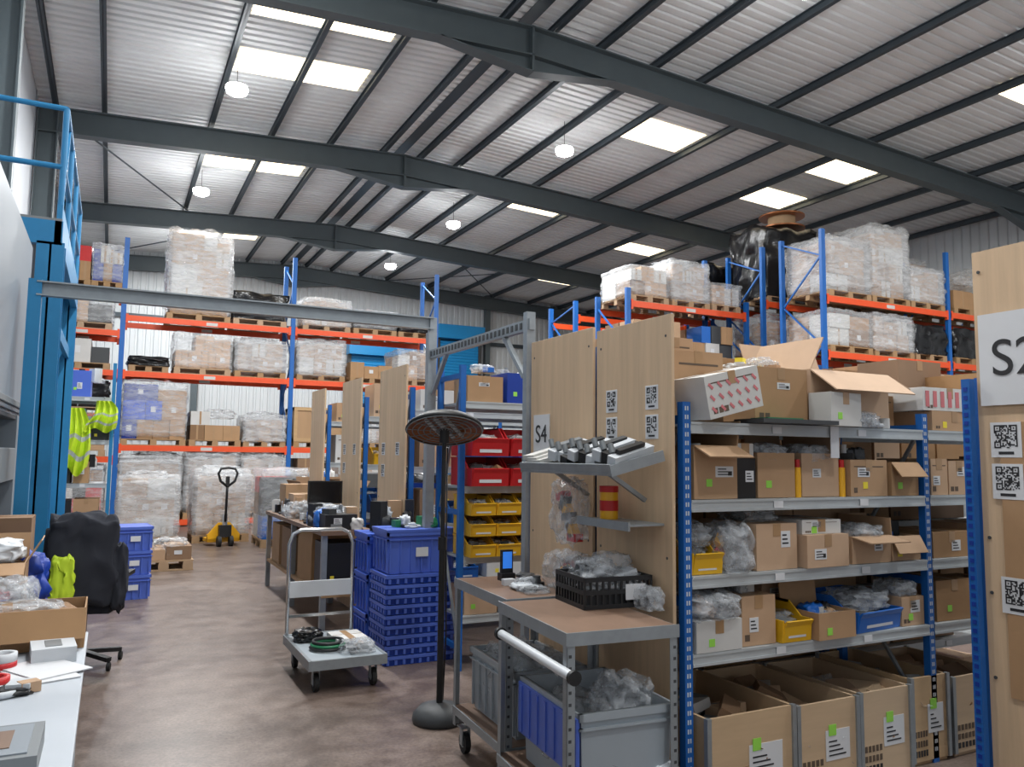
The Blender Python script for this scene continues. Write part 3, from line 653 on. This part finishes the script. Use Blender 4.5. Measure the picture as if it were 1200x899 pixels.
# ---------------------------------------------------------------- galvanised gantry + overhead channel
mb=MB('galvanised_frame')
def chan(p0,p1,w=.06,h=.09,up=(0,0,1)):
    mb.bar(p0,p1,w,h,'galv',up)
chan((2.3,4.34,0),(2.3,4.34,2.5),.05,.06,up=(1,0,0)); chan((2.3,6.05,0),(2.3,6.05,2.6),.07,.07,up=(1,0,0)); chan((2.3,4.3,2.42),(2.3,6.1,2.42),.04,.07)
for k in range(26): mb.box(2.276,2.28,4.4+k*.063,4.43+k*.063,2.4,2.44,'darkgrey')
for k in range(50): mb.box(2.272,2.2745,4.33,4.35,.1+k*.046,.125+k*.046,'darkgrey')
mb.bar((2.3,4.4,2.1),(2.3,4.7,2.4),.03,.03,'galv'); mb.bar((2.3,6.0,2.1),(2.3,5.7,2.4),.03,.03,'galv')
mb.finish()
mb=MB('overhead_channel'); mb.bar((-.5,6.2,2.7),(2.36,6.2,2.7),.03,.09,'galv'); mb.bar((-.5,6.18,2.745),(2.36,6.18,2.745),.07,.01,'galv'); mb.bar((-.5,6.18,2.655),(2.36,6.18,2.655),.07,.01,'galv'); mb.box(-.55,-.47,6.15,6.23,0,2.76,'mezz_blue'); mb.box(2.33,2.39,6.16,6.22,0,2.75,'galv'); mb.finish()
# ---------------------------------------------------------------- bins unit
shelving([2.4,3.35],5.62,.45,2.3,[2.02,1.37,.84,.4],slots=False)
for r_,z_ in enumerate((1.371,1.6)):
    for c_ in range(2): pickbin(2.44+c_*.33,2.75+c_*.33,5.5,.42,z_,.22,'bin_red')
for r_ in range(3):
    for c_ in range(4): pickbin(2.44+c_*.215,2.645+c_*.215,5.5,.35,.841+r_*.155,.15,'bin_yellow')
carton(2.45,2.75,5.62,.3,2.021,.2);carton(2.78,3.05,5.62,.3,2.021,.24,False,'tote_blue_dk');carton(3.06,3.3,5.62,.3,2.021,.2,False,'tote_blue_dk')
clutter('loose_packets',2.45,3.3,5.62,5.9,2.262,12,55,.1)
for c_ in range(3): carton(2.45+.3*c_,2.72+.3*c_,5.62,.3,.401,.2,m='card')
for ya,yb in ((6.62,7.38),(8.03,8.77),(9.6,10.3)):
    mb=endpanel(2.29,ya,yb,.02,2.4)
    if ya<9: 
        qr(mb,(2.289,yb-.1,1.6),U_,W_,.1,9,9); qr(mb,(2.289,yb-.1,1.4),U_,W_,.1,9,10); qr(mb,(2.289,ya+.25,1.6),U_,W_,.1,9,11)
    mb.finish()
    shelving([2.36,3.9,5.4],ya+.03,.65,2.2,[2.0,1.5,1.0,.5],slots=False)
    for zz in (2.001,1.501,1.001,.501):
        x=2.45
        while x<5.0:
            w=R.uniform(.22,.4); h=R.uniform(.18,.4)
            if R.random()<.3: pickbin(x,x+w*.8,ya,.35,zz,.18,R.choice(['bin_blue','bin_yellow','bin_blue']))
            else: carton(x,x+w,ya+.04,.4,zz,h,m=R.choice(['card','card','card_white','card_dark','tote_blue_dk']))
            x+=w+.04
# ---------------------------------------------------------------- blue totes stack
mb=MB('blue_tote_stack',(2.22,6.15,.001)); zz=0
for k in range(9):
    mb.box(-.28,.28,-.2,.2,zz,zz+.06,'tote_blue_dk'); mb.box(-.29,.29,-.21,.21,zz+.045,zz+.07,'tote_blue')
    for s in range(9): mb.box(-.27+s*.065,-.25+s*.065,-.212,-.2,zz+.006,zz+.04,'tote_blue')
    for s in range(6): mb.box(-.292,-.28,-.18+s*.065,-.16+s*.065,zz+.006,zz+.04,'tote_blue')
    zz+=.076
mb.M=Matrix.Translation((0,0,zz)); tote_geo(mb,.57,.4,.32,lid=True); mb.finish()
mb=MB('blue_tote_stack',(2.2,6.6,.001)); zz=0
for k in range(3): tote_geo(mb,.57,.4,.31,z0=zz,lid=(k==2)); zz+=.312
mb.finish()
clutter('bench_clutter',1.97,2.47,6.0,6.32,1.025,14,61,.12,('black','black','darkgrey','white','green_tape'))
clutter('bench_clutter',1.95,2.45,6.42,6.8,.96,18,62,.26,('black','darkgrey','white','card','cloth_dark'))
# ---------------------------------------------------------------- platform trolley
mb=MB('platform_trolley',(1.52,5.88,0))
mb.box(-.26,.26,-.43,.43,.17,.2,'midgrey'); mb.box(-.25,.25,-.42,.42,.2,.222,'tote_grey')
for sx in (-1,1): mb.box(sx*.26-.012,sx*.26+.012,-.44,.44,.16,.225,'galv')
for sy in (-1,1): mb.box(-.26,.26,sy*.43-.012,sy*.43+.012,.16,.225,'galv')
for x in (-.2,.2):
    for y in (-.34,.34): caster(mb,x,y,.06)
hp=[(-.25,.42,.2),(-.25,.44,.9),(-.22,.45,.98),(-.16,.455,1.01),(.16,.455,1.01),(.22,.45,.98),(.25,.44,.9),(.25,.42,.2)]
mb.tube(hp,.015,'chrome',10); mb.box(-.24,.24,.42,.44,.5,.62,'white_plastic'); mb.bar((-.25,.43,.36),(.25,.43,.36),.02,.02,'chrome')
mb.finish()
mb=MB('cable_coil',(1.45,5.75,.224))
for k in range(3): mb.torus((0,0,.015+k*.02),.12-.008*k,.012,'green_tape' if k%2 else 'black',k=6)
mb.finish(); carton(1.52,1.75,5.78,.28,.224,.05,False,'card_white'); crumple(1.62,5.6,.224,.24,.2,.1)
crumple(1.38,6.08,.224,.2,.2,.1,'black_gloss','bin_liner')
# ---------------------------------------------------------------- patio heater
mb=MB('patio_heater',(1.86,4.63,0))
mb.lathe((0,0,0),[(0,0),(.16,0),(.165,.02),(.16,.05),(.12,.09),(.05,.11),(.0,.11)],'darkgrey',28)
mb.cyl((0,0,.1),(0,0,1.1),.02,'black',12); mb.cyl((0,0,1.05),(0,0,1.7),.014,'black',12); mb.cyl((0,0,1.02),(0,0,1.1),.027,'black',12)
ax=(-.13,-.34,-.93); axv=V(ax).normalized(); hc=V((.0,0,1.77))
mb.cyl((0,0,1.68),hc,.03,'black',10)
mb.lathe(hc,[(0,-.09),(.08,-.085),(.18,-.05),(.235,-.01),(.245,.01),(.235,.018)],'black',32,axis=ax)
mb.lathe(hc,[(.235,.012),(.19,-.01),(.1,-.03),(0,-.035)],'copper',32,axis=ax)
for r_ in (.235,.2,.165,.13,.09,.05): mb.torus(hc+axv*.02,r_,.0035,'midgrey',axis=ax,n=36,k=5)
a_=axv.orthogonal().normalized(); b_=axv.cross(a_)
for k in range(12):
    t=k*math.pi/6; e=a_*math.cos(t)+b_*math.sin(t); mb.cyl(hc+axv*.022+e*.03,hc+axv*.022+e*.235,.0025,'midgrey',5)
for k in (-1,0,1): mb.cyl(hc-a_*.16+b_*.06*k,hc+a_*.16+b_*.06*k,.012,'white',8)
mb.tube([(0.02,0,.12),(.03,-.01,.5),(.025,0,1.0),(.03,.02,1.65)],.005,'black',6)
mb.finish()
# ---------------------------------------------------------------- carts (bench trolleys)
def cart(cx,cy,w,d,h,rz,lower=.2):
    mb=MB('bench_trolley',(cx,cy,0),rz)
    for sx in (-1,1):
        for sy in (-1,1):
            x,y=sx*w/2,sy*d/2
            mb.box(min(x,x-sx*.035),max(x,x-sx*.035),min(y,y-sy*.004),max(y,y-sy*.004),.14,h,'galv'); mb.box(min(x,x-sx*.004),max(x,x-sx*.004),min(y,y-sy*.035),max(y,y-sy*.035),.14,h,'galv')
            caster(mb,sx*(w/2-.05),sy*(d/2-.06),.055)
            for k in range(16): mb.box(x-sx*.014-.006,x-sx*.014+.006,y-.001,y+.001,.2+k*.045,.212+k*.045,'darkgrey')
    for z in (lower,h-.04):
        for sy in (-1,1): mb.box(-w/2,w/2,sy*d/2-.004,sy*d/2+.004,z,z+.04,'galv')
        for sx in (-1,1): mb.box(sx*w/2-.004,sx*w/2+.004,-d/2,d/2,z,z+.04,'galv')
        mb.box(-w/2+.004,w/2-.004,-d/2+.004,d/2-.004,z+.02,z+.042,'wood_top')
    mb.box(-w/2-.006,w/2+.006,-d/2-.006,-d/2+.0,h-.045,h+.006,'galv'); mb.box(-w/2-.006,-w/2,-d/2,d/2,h-.045,h+.006,'galv')
    return mb.finish()
cart(1.88,3.03,.5,.72,.92,-.08); cart(1.98,3.78,.5,.72,.92,-.05)
mb=MB('folding_handle_bar'); 
mb.cyl((1.62,3.3,.8),(1.585,2.62,.78),.02,'white_plastic',14); mb.cyl((1.585,2.62,.78),(1.584,2.6,.78),.028,'black',14); mb.cyl((1.62,3.3,.8),(1.621,3.32,.8),.028,'black',14)
mb.box(1.6,1.66,3.2,3.225,.78,.8,'galv'); mb.box(1.58,1.62,2.72,2.745,.76,.78,'galv'); mb.finish()
mb=MB('plastic_tote',(1.92,3.0,.243),-.08); tote_geo(mb,.44,.6,.36,m='tote_grey',open_=True,ribs=False,lab=False)
mb.box(-.23,-.215,-.29,.29,.12,.34,'tote_blue'); 
for k in range(7): mb.box(-.236,-.23,-.27+k*.085,-.25+k*.085,.13,.33,'tote_blue')
mb.blob((0,0,.2),(.38,.5,.34),'bag',amp=.4,fr=3,seed=4,n=14,box=.6); mb.blob((.08,-.1,.36),(.22,.25,.2),'bag',amp=.4,fr=3,seed=14,n=12,box=.5)
for k in range(7): mb.cb((-.12+.04*k,-.15+.05*k,.2),(.1,.12,.05),['midgrey','white','darkgrey','card'][k%4],Matrix.Rotation(k,3,'X'))
mb.finish()
crumple(2.08,2.72,.245,.14,.12,.14,'foam','foam_offcut')
mb=MB('plastic_tote',(2.0,3.78,.243),-.05); tote_geo(mb,.4,.6,.32,m='tote_grey',open_=True,lab=False); mb.blob((0,0,.25),(.34,.5,.3),'bag',amp=.35,fr=3,seed=24,n=12,box=.6); mb.finish()
def crate(x,y,z,w,d,h,m='black',rz=0,name='mesh_crate',fill=True):
    mb=MB(name,(x,y,z+.001),rz)
    mb.box(-w/2,w/2,-d/2,d/2,0,.01,m)
    for zz in (0,h*.45,h-.02):
        for s in (-1,1):
            mb.box(-w/2,w/2,s*d/2-.005,s*d/2+.005,zz,zz+.02,m); mb.box(s*w/2-.005,s*w/2+.005,-d/2,d/2,zz,zz+.02,m)
    n=int(w/.03)
    for i in range(n+1):
        xx=-w/2+i*w/n
        for s in (-1,1): mb.box(xx-.005,xx+.005,s*d/2-.004,s*d/2+.004,0,h,m)
    n=int(d/.03)
    for i in range(n+1):
        yy=-d/2+i*d/n
        for s in (-1,1): mb.box(s*w/2-.004,s*w/2+.004,yy-.005,yy+.005,0,h,m)
    mb.box(w*.1,w*.4,-d/2-.008,-d/2-.005,h*.25,h*.75,'paper')
    if fill:
        mb.box(-w*.44,w*.44,-d*.44,d*.44,.012,h*.6,'darkgrey')
        mb.blob((0,0,h*.8),(w*.9,d*.9,h*.8),'bag',amp=.3,fr=3,seed=9,n=12,box=.6)
        mb.cb((-.05,.02,h*.9),(.14,.1,.06),'black',Matrix.Rotation(.4,3,'Y')); mb.cb((.09,-.04,h*.95),(.1,.08,.03),'white',Matrix.Rotation(-.3,3,'Y')); mb.blob((-.04,0,h*1.25),(.16,.16,.1),'bag',amp=.4,fr=3,seed=19,n=8,box=.5)
        mb.blob((.07,.05,h*1.3),(.18,.14,.12),'bag',amp=.4,fr=3,seed=29,n=8,box=.5)
    mb.finish()
crate(2.1,3.2,.922,.34,.3,.14,rz=-.1)
clutter('bench_clutter',1.85,2.15,3.5,4.0,.922,12,71,.08,('darkgrey','white','paper','black','bag'))
crumple(2.17,3.62,.922,.2,.3,.22,inner=('red','yellow','darkgrey')); crumple(2.2,2.98,.922,.1,.14,.12)
# slanted parts tray
mb=MB('parts_tray_shelf'); 
rt_=Matrix.Rotation(math.radians(-14),3,'Y')
mb.cb((2.12,3.38,1.56),(.3,.86,.012),'galv',rt_); 
mb.cb((1.978,3.38,1.545),(.01,.86,.05),'galv',rt_)
for yy in (2.95,3.81): mb.cb((2.12,yy,1.575),(.3,.01,.05),'galv',rt_)
for yy in (3.1,3.6): mb.bar((2.27,yy,1.4),(2.06,yy,1.53),.02,.02,'galv')
rr=random.Random(3)
for k in range(9):
    y=3.0+k*.068; a=rt_@Matrix.Rotation(rr.uniform(.1,.5),3,'Z')@Matrix.Rotation(.35,3,'X')
    zc=1.61+.014*(k%3)
    mb.cb((2.12,y,zc),(.26,.05,.05),['white_plastic','black','white','white_plastic','black','white_plastic','black','white','white'][k],a)
    mb.cb((2.11,y-.01,zc+.035),(.17,.028,.02),['black','white','darkgrey','black','white','black','midgrey','black','midgrey'][k],a)
    mb.cyl((2.02,y,zc+.01),(2.02,y+.02,zc+.05),.014,'midgrey',8)
for k in range(3): mb.cb((2.1,3.66+k*.055,1.6+.012*k),(.24,.09,.022),'card_white',rt_@Matrix.Rotation(.1*k,3,'Z'))
mb.finish()
mb=MB('wall_shelf'); mb.box(2.1,2.29,2.98,3.42,1.29,1.3,'galv'); mb.box(2.09,2.1,2.98,3.42,1.27,1.31,'galv'); mb.finish()
mb=MB('tub',(2.2,3.3,1.301)); mb.cyl((0,0,0),(0,0,.13),.045,'yellow',20); mb.cyl((0,0,.04),(0,0,.09),.046,'red',20); mb.cyl((0,0,.13),(0,0,.16),.047,'red',20); mb.finish()
mb=MB('handheld_scanner',(1.98,3.98,.922)); mb.cb((0,0,.02),(.08,.06,.04),'black'); mb.cb((0,0,.1),(.07,.02,.13),'black'); mb.cb((0,-.011,.11),(.055,.002,.09),'screen'); mb.finish()
mb=MB('hanging_bag',(2.2,3.68,1.12)); mb.blob((0,0,.17),(.12,.26,.34),'bag',amp=.3,fr=3,seed=77,n=12,box=.5,flat=False)
for k in range(7): mb.cb((0,-.06+.02*k,.06+.035*k),(.05,.08,.04),['red','yellow','white','darkgrey','yellow','black','red'][k],Matrix.Rotation(k,3,'X'))
mb.cyl((0,0,.33),(.09,0,.36),.004,'midgrey',6); mb.finish()
# ---------------------------------------------------------------- left side: cabin, mezzanine
mb=MB('vertical_lift_cabinet')
mb.box(-1.15,-.62,2.6,6.9,1.85,3.15,'panel_grey'); mb.box(-.62,-.6,2.6,4.7,1.87,3.13,'panel_grey'); mb.box(-.62,-.6,4.74,6.88,1.87,3.13,'panel_grey')
mb.box(-1.15,-1.05,2.6,6.9,0,1.85,'panel_grey'); mb.box(-1.05,-.6,5.1,6.6,1.4,1.62,'midgrey'); mb.box(-1.05,-.6,6.6,6.9,0,1.85,'panel_grey')
mb.box(-.6,-.585,2.7,6.88,1.9,1.94,'midgrey'); mb.box(-1.05,-.61,2.6,6.88,1.82,1.85,'darkgrey')
mb.finish(bevel=.004)
mb=MB('steel_mezzanine')
B='mezz_blue'
def ipost(x,y,z0,z1,s=.16):
    mb.box(x-s/2,x+s/2,y-s/2,y-s/2+.015,z0,z1,B); mb.box(x-s/2,x+s/2,y+s/2-.015,y+s/2,z0,z1,B); mb.box(x-.008,x+.008,y-s/2,y+s/2,z0,z1,B); 
ipost(-.52,7.45,0,3.3,.2); ipost(-.52,10.6,0,3.3); mb.box(-.66,-.6,8.6,8.7,0,3.3,B)
mb.box(-1.18,-.45,7.35,10.65,3.48,3.5,'midgrey')
for y in (7.35,10.6): mb.box(-1.55,-.45,y,y+.08,3.28,3.48,B)
mb.box(-.5,-.44,7.35,10.68,3.28,3.48,B); mb.box(-1.55,-.5,7.4,7.46,2.68,2.8,B); mb.box(-.53,-.49,7.4,10.6,2.68,2.8,B)
for z in (3.95,4.45):
    mb.cyl((-1.5,7.4,z),(-.47,7.4,z),.024,B,8); mb.cyl((-.47,7.4,z),(-.47,10.65,z),.024,B,8)
for (x,y) in ((-1.5,7.4),(-1.0,7.4),(-.47,7.4),(-.47,8.4),(-.47,9.5),(-.47,10.65)): mb.cyl((x,y,3.48),(x,y,4.45),.024,B,8)
mb.bar((-.47,7.4,3.5),(-.47,7.9,4.45),.03,.03,B); mb.box(-.49,-.45,7.35,10.68,3.5,3.62,B)
mb.finish()
shelving([-1.45,.0],11.5,.7,2.75,[2.3,1.75,1.2,.6],post='mezz_blue',slots=False)
for zz in (2.301,1.751,1.201,.601,.001):
    x=-1.38
    while x<-.25:
        w=R.uniform(.16,.3); h=R.uniform(.2,.42)
        carton(x,min(x+w,-.03),11.52,.45,zz,h,m=R.choice(['card','card','darkgrey','card_white','card_dark','black','tote_blue','teal'])); x+=w+.03
    clutter('loose_packets',-.9,-.05,11.52,11.9,zz+.2,10,int(zz*100),.2)
def vest(x,y,z,w,h,name='hi_vis_vest'):
    mb=MB(name,(x,y,z)); nx,nz=14,14; vs=[];fs=[]
    for j in range(nz+1):
        t=j/nz; ww=w*(.5+.5*min(1,t*1.6))*(1+.08*math.sin(9*t))
        for i in range(nx+1):
            u=i/nx-.5; vs.append((u*ww+.03*math.sin(5*t+x),.05*math.sin(u*22+t*3)*(.3+t)+.02*math.sin(7*t),-h*t*(1+.08*math.sin(u*9))))
    for j in range(nz):
        for i in range(nx): fs.append((j*(nx+1)+i,j*(nx+1)+i+1,(j+1)*(nx+1)+i+1,(j+1)*(nx+1)+i))
    for k,f in enumerate(fs):
        j=k//nx; mb.add([vs[a] for a in f],[(0,1,2,3)],'silver' if j in (6,10) else 'hivis',True)
    mb.cyl((0,0,.03),(0,.08,.05),.008,'midgrey',6)
    mb.finish()
vest(-.4,11.38,2.15,.34,.8); vest(-.1,11.38,2.25,.34,.38)
# ---------------------------------------------------------------- floor items back-left
load(.63,15.55,0,.98,.9,1.15,'wrapped'); load(1.85,15.75,0,.98,.95,1.25,'wrapped')
load(.72,12.2,0,.75,.7,.35,'boxes')
mb=MB('pallet_truck',(1.83,14.75,0),.1)
for sx in (-1,1):
    mb.box(sx*.19-.08,sx*.19+.08,-.02,.35,.07,.13,'yellow'); mb.cyl((sx*.1-.03,-.12,.09),(sx*.1+.03,-.12,.09),.09,'rubber',16)
mb.box(-.27,.27,-.02,.08,.07,.2,'yellow'); mb.box(-.1,.1,-.14,.0,.16,.36,'black'); mb.cyl((0,-.06,.15),(0,-.06,.55),.045,'chrome',12)
mb.extr([(-.27,-.02,.2),(.27,-.02,.2),(.1,-.02,.4),(-.1,-.02,.4)],(0,.03,0),'yellow')
mb.tube([(0,-.1,.42),(0,-.12,.9),(0,-.14,1.05)],.022,'black',8)
mb.tube([(0,-.14,1.02),(-.12,-.15,1.12),(-.16,-.15,1.25),(-.12,-.15,1.33),(0,-.15,1.35),(.12,-.15,1.33),(.16,-.15,1.25),(.12,-.15,1.12),(0,-.14,1.02)],.022,'black',8)
mb.cb((0,-.14,1.12),(.06,.04,.16),'black'); mb.finish()
mb=MB('blue_tote_stack',(.27,9.95,.001),.1)
for k in range(3): tote_geo(mb,.36,.5,.26,z0=k*.262)
mb.finish()
mb=MB('blue_tote_stack',(-.2,9.95,.001),.05)
for k in range(2): tote_geo(mb,.55,.5,.4,z0=k*.402,lid=(k==1))
mb.finish()
# packing table
mb=MB('packing_table'); mb.box(1.75,2.24,7.3,10.2,.86,.9,'wood_top')
for x in (1.79,2.2):
    for y in (7.35,8.7,10.15): mb.box(x-.025,x+.025,y-.025,y+.025,0,.86,'galv')
mb.box(1.77,2.22,7.32,10.18,.3,.33,'ply_dark'); mb.finish()
carton(1.8,2.2,8.9,.5,.331,.45,False,'card_dark'); carton(1.8,2.2,7.9,.6,.331,.4,True); carton(1.8,2.2,9.5,.5,.331,.45); carton(1.8,2.15,7.38,.4,.331,.45,m='black',name='parts_box')
for (x,y,w,d,h,m_,n_) in ((1.95,7.5,.3,.25,.14,'black','parts_box'),(2.05,8.75,.2,.25,.12,'darkgrey','parts_box'),(2.0,9.2,.3,.35,.25,'card','cardboard_box'),(2.02,9.75,.32,.35,.34,'card','cardboard_box')):
    carton(x-w/2,x+w/2,y-d/2,d,.901,h,m=m_,name=n_)
clutter('bench_clutter',1.76,2.22,7.32,8.6,.901,60,81,.22); clutter('bench_clutter',1.76,2.22,8.9,10.1,.901,45,82,.26)
crumple(1.95,7.95,.901,.35,.35,.25); crumple(1.9,8.95,.901,.3,.3,.22)
mb=MB('computer_monitor',(2.05,8.45,.901)); mb.cb((0,0,.01),(.22,.18,.02),'black'); mb.cb((0,.03,.12),(.04,.03,.22),'black'); mb.cb((0,0,.3),(.36,.04,.24),'black'); mb.cb((0,-.021,.3),(.33,.003,.21),'black_gloss'); mb.finish()
carton(2.5,3.2,11.2,.8,0,.95,True,'card_dark',fl=(-80,80,60,60)); carton(2.6,3.3,12.6,.8,0,1.1,False,'midgrey',name='machine_cabinet'); carton(3.5,4.3,12.3,.9,0,1.3,False,'darkgrey',name='machine_cabinet')
load(2.9,14.6,0,1.1,1.0,1.3,'mixed'); load(4.3,14.6,0,1.1,1.0,1.6,'boxes'); load(5.6,14.6,0,1.1,1.0,1.3,'black'); clutter('bench_clutter',2.6,3.3,12.6,13.3,1.11,14,91,.3)
# ---------------------------------------------------------------- foreground left desk + chair
mb=MB('white_desk'); mb.box(-1.0,-.05,1.2,4.35,.72,.75,'desk_white'); mb.box(-.98,-.08,1.25,4.3,.66,.72,'desk_white')
for x in (-.96,-.1):
    for y in (1.3,4.25): mb.box(x-.025,x+.025,y-.025,y+.025,0,.66,'desk_white')
mb.box(-.95,-.12,2.2,2.3,.1,.66,'panel_grey'); mb.finish(bevel=.004)
o=carton(-.52,-.06,4.0,.3,.751,.17,True,fl=(-60,None,-10,None),lab=False,rz=0)
text_on('FOR',.11,(-.2,3.998,.835),Matrix(((1,0,0),(0,0,-1),(0,1,0))),'ink',o,'lettering')
crumple(-.3,4.15,.84,.3,.2,.12)
def roll(x,y,z,m):
    mb=MB('adhesive_tape_roll',(x,y,z)); mb.lathe((0,0,0),[(.035,0),(.055,0),(.055,.03),(.035,.03),(.035,0)],m,24); mb.finish()
roll(-.34,3.5,.751,'red');roll(-.42,3.62,.751,'black');roll(-.34,3.74,.751,'bin_red');roll(-.34,3.74,.782,'white');roll(-.44,3.42,.751,'yellow');roll(-.45,3.8,.751,'card_dark')
mb=MB('paper_sheets',(-.2,3.6,.751),.3); mb.cb((0,0,.003),(.21,.3,.004),'paper'); mb.cb((.03,.05,.008),(.21,.3,.004),'paper',Matrix.Rotation(.25,3,'Z')); mb.finish()
mb=MB('tissue_box',(-.17,3.85,.751),.1); mb.cb((0,0,.03),(.16,.2,.06),'white'); mb.cb((0,0,.061),(.06,.12,.003),'midgrey'); mb.finish()
mb=MB('document_tray',(-.3,2.62,.751)); mb.cb((0,0,.03),(.34,.3,.06),'midgrey'); mb.cb((0,0,.062),(.29,.25,.004),'panel_grey'); mb.cb((0,0,.065),(.2,.15,.003),'wood_top'); mb.finish()
clutter('bench_clutter',-.9,-.5,3.0,3.9,.751,16,101,.14); clutter('bench_clutter',-.4,-.1,3.25,3.45,.751,6,102,.04,('black','white','bin_blue','card'))
mb=MB('storage_cabinet'); mb.box(-1.0,-.32,4.55,5.9,.0,.7,'panel_grey'); 
for y in (4.57,5.24): mb.box(-.325,-.315,y,y+.63,.05,.66,'midgrey')
mb.finish()
crumple(-.45,4.8,.701,.32,.3,.3); carton(-.75,-.38,5.05,.3,.701,.3,True,fl=(-20,80,-20,60)); crumple(-.5,5.5,.701,.4,.35,.4,'tote_blue_dk','work_bag'); crumple(-.55,5.2,1.0,.3,.26,.14,'foam','packing_foam'); carton(-.85,-.4,5.6,.28,.701,.5,m='card_dark'); clutter('bench_clutter',-.6,-.33,4.6,5.0,.701,9,111,.2,('card','bin_blue','white','darkgrey','red'))
def chair(x,y,rz):
    mb=MB('office_chair',(x,y,0),rz)
    for k in range(5):
        t=k*2*math.pi/5; e=V((math.cos(t),math.sin(t),0)); mb.bar(V((0,0,.11)),e*.29+V((0,0,.08)),.045,.03,'black'); c=e*.29
        mb.cyl(c+V((-.012,0,.03)),c+V((.012,0,.03)),.03,'rubber',12); mb.cyl(c+V((0,0,.03)),c+V((0,0,.09)),.01,'black',6)
    mb.cyl((0,0,.1),(0,0,.42),.028,'black',12); 
    mb.blob((0,0,.47),(.5,.48,.1),'cloth_dark',amp=.02,fr=1,seed=1,n=8,box=.8)
    mb.blob((0,.23,.83),(.46,.1,.56),'cloth_dark',amp=.02,fr=1,seed=2,n=8,box=.75); mb.bar((0,.22,.4),(0,.26,.7),.06,.02,'black')
    for s in (-1,1): mb.bar((s*.26,.02,.45),(s*.29,.02,.66),.03,.03,'black'); mb.cb((s*.29,0,.68),(.06,.25,.03),'black')
    return mb.finish()
chair(-.12,6.9,2.9)
mb=MB('work_jacket',(-.14,6.66,.46),0)
mb.blob((0,0,.33),(.46,.2,.66),'cloth_dark',amp=.22,fr=2.2,seed=3,n=16,box=.7,flat=False); mb.blob((-.12,-.09,.2),(.16,.08,.34),'hivis',amp=.3,fr=2.6,seed=5,n=12,box=.6,flat=False)
mb.blob((.24,-.02,.2),(.12,.16,.5),'cloth_dark',amp=.3,fr=2,seed=8,n=12,box=.5,flat=False); mb.finish()
# ---------------------------------------------------------------- world, camera
w=bpy.data.worlds.new('world'); bpy.context.scene.world=w; w.use_nodes=True; w.node_tree.nodes['Background'].inputs[0].default_value=(.85,.92,1,1); w.node_tree.nodes['Background'].inputs[1].default_value=.6
F=930.0; yaw=math.radians(26.7); p=math.radians(5.25); rho=0.011
fw=V((math.sin(yaw)*math.cos(p),math.cos(yaw)*math.cos(p),math.sin(p)))
rt=V((math.cos(yaw),-math.sin(yaw),0)); up=rt.cross(fw)
r2=rt*math.cos(rho)+up*math.sin(rho); u2=up*math.cos(rho)-rt*math.sin(rho)
cam=bpy.data.objects.new('camera',bpy.data.cameras.new('camera'));bpy.context.collection.objects.link(cam)
m=Matrix((r2,u2,-fw)).transposed().to_4x4(); m.translation=V((0,0,1.6)); cam.matrix_world=m
cam.data.sensor_width=36; cam.data.lens=F*36/1200; cam.data.clip_start=.05; cam.data.clip_end=200
bpy.context.scene.camera=cam
bpy.context.scene.view_settings.view_transform='Standard'
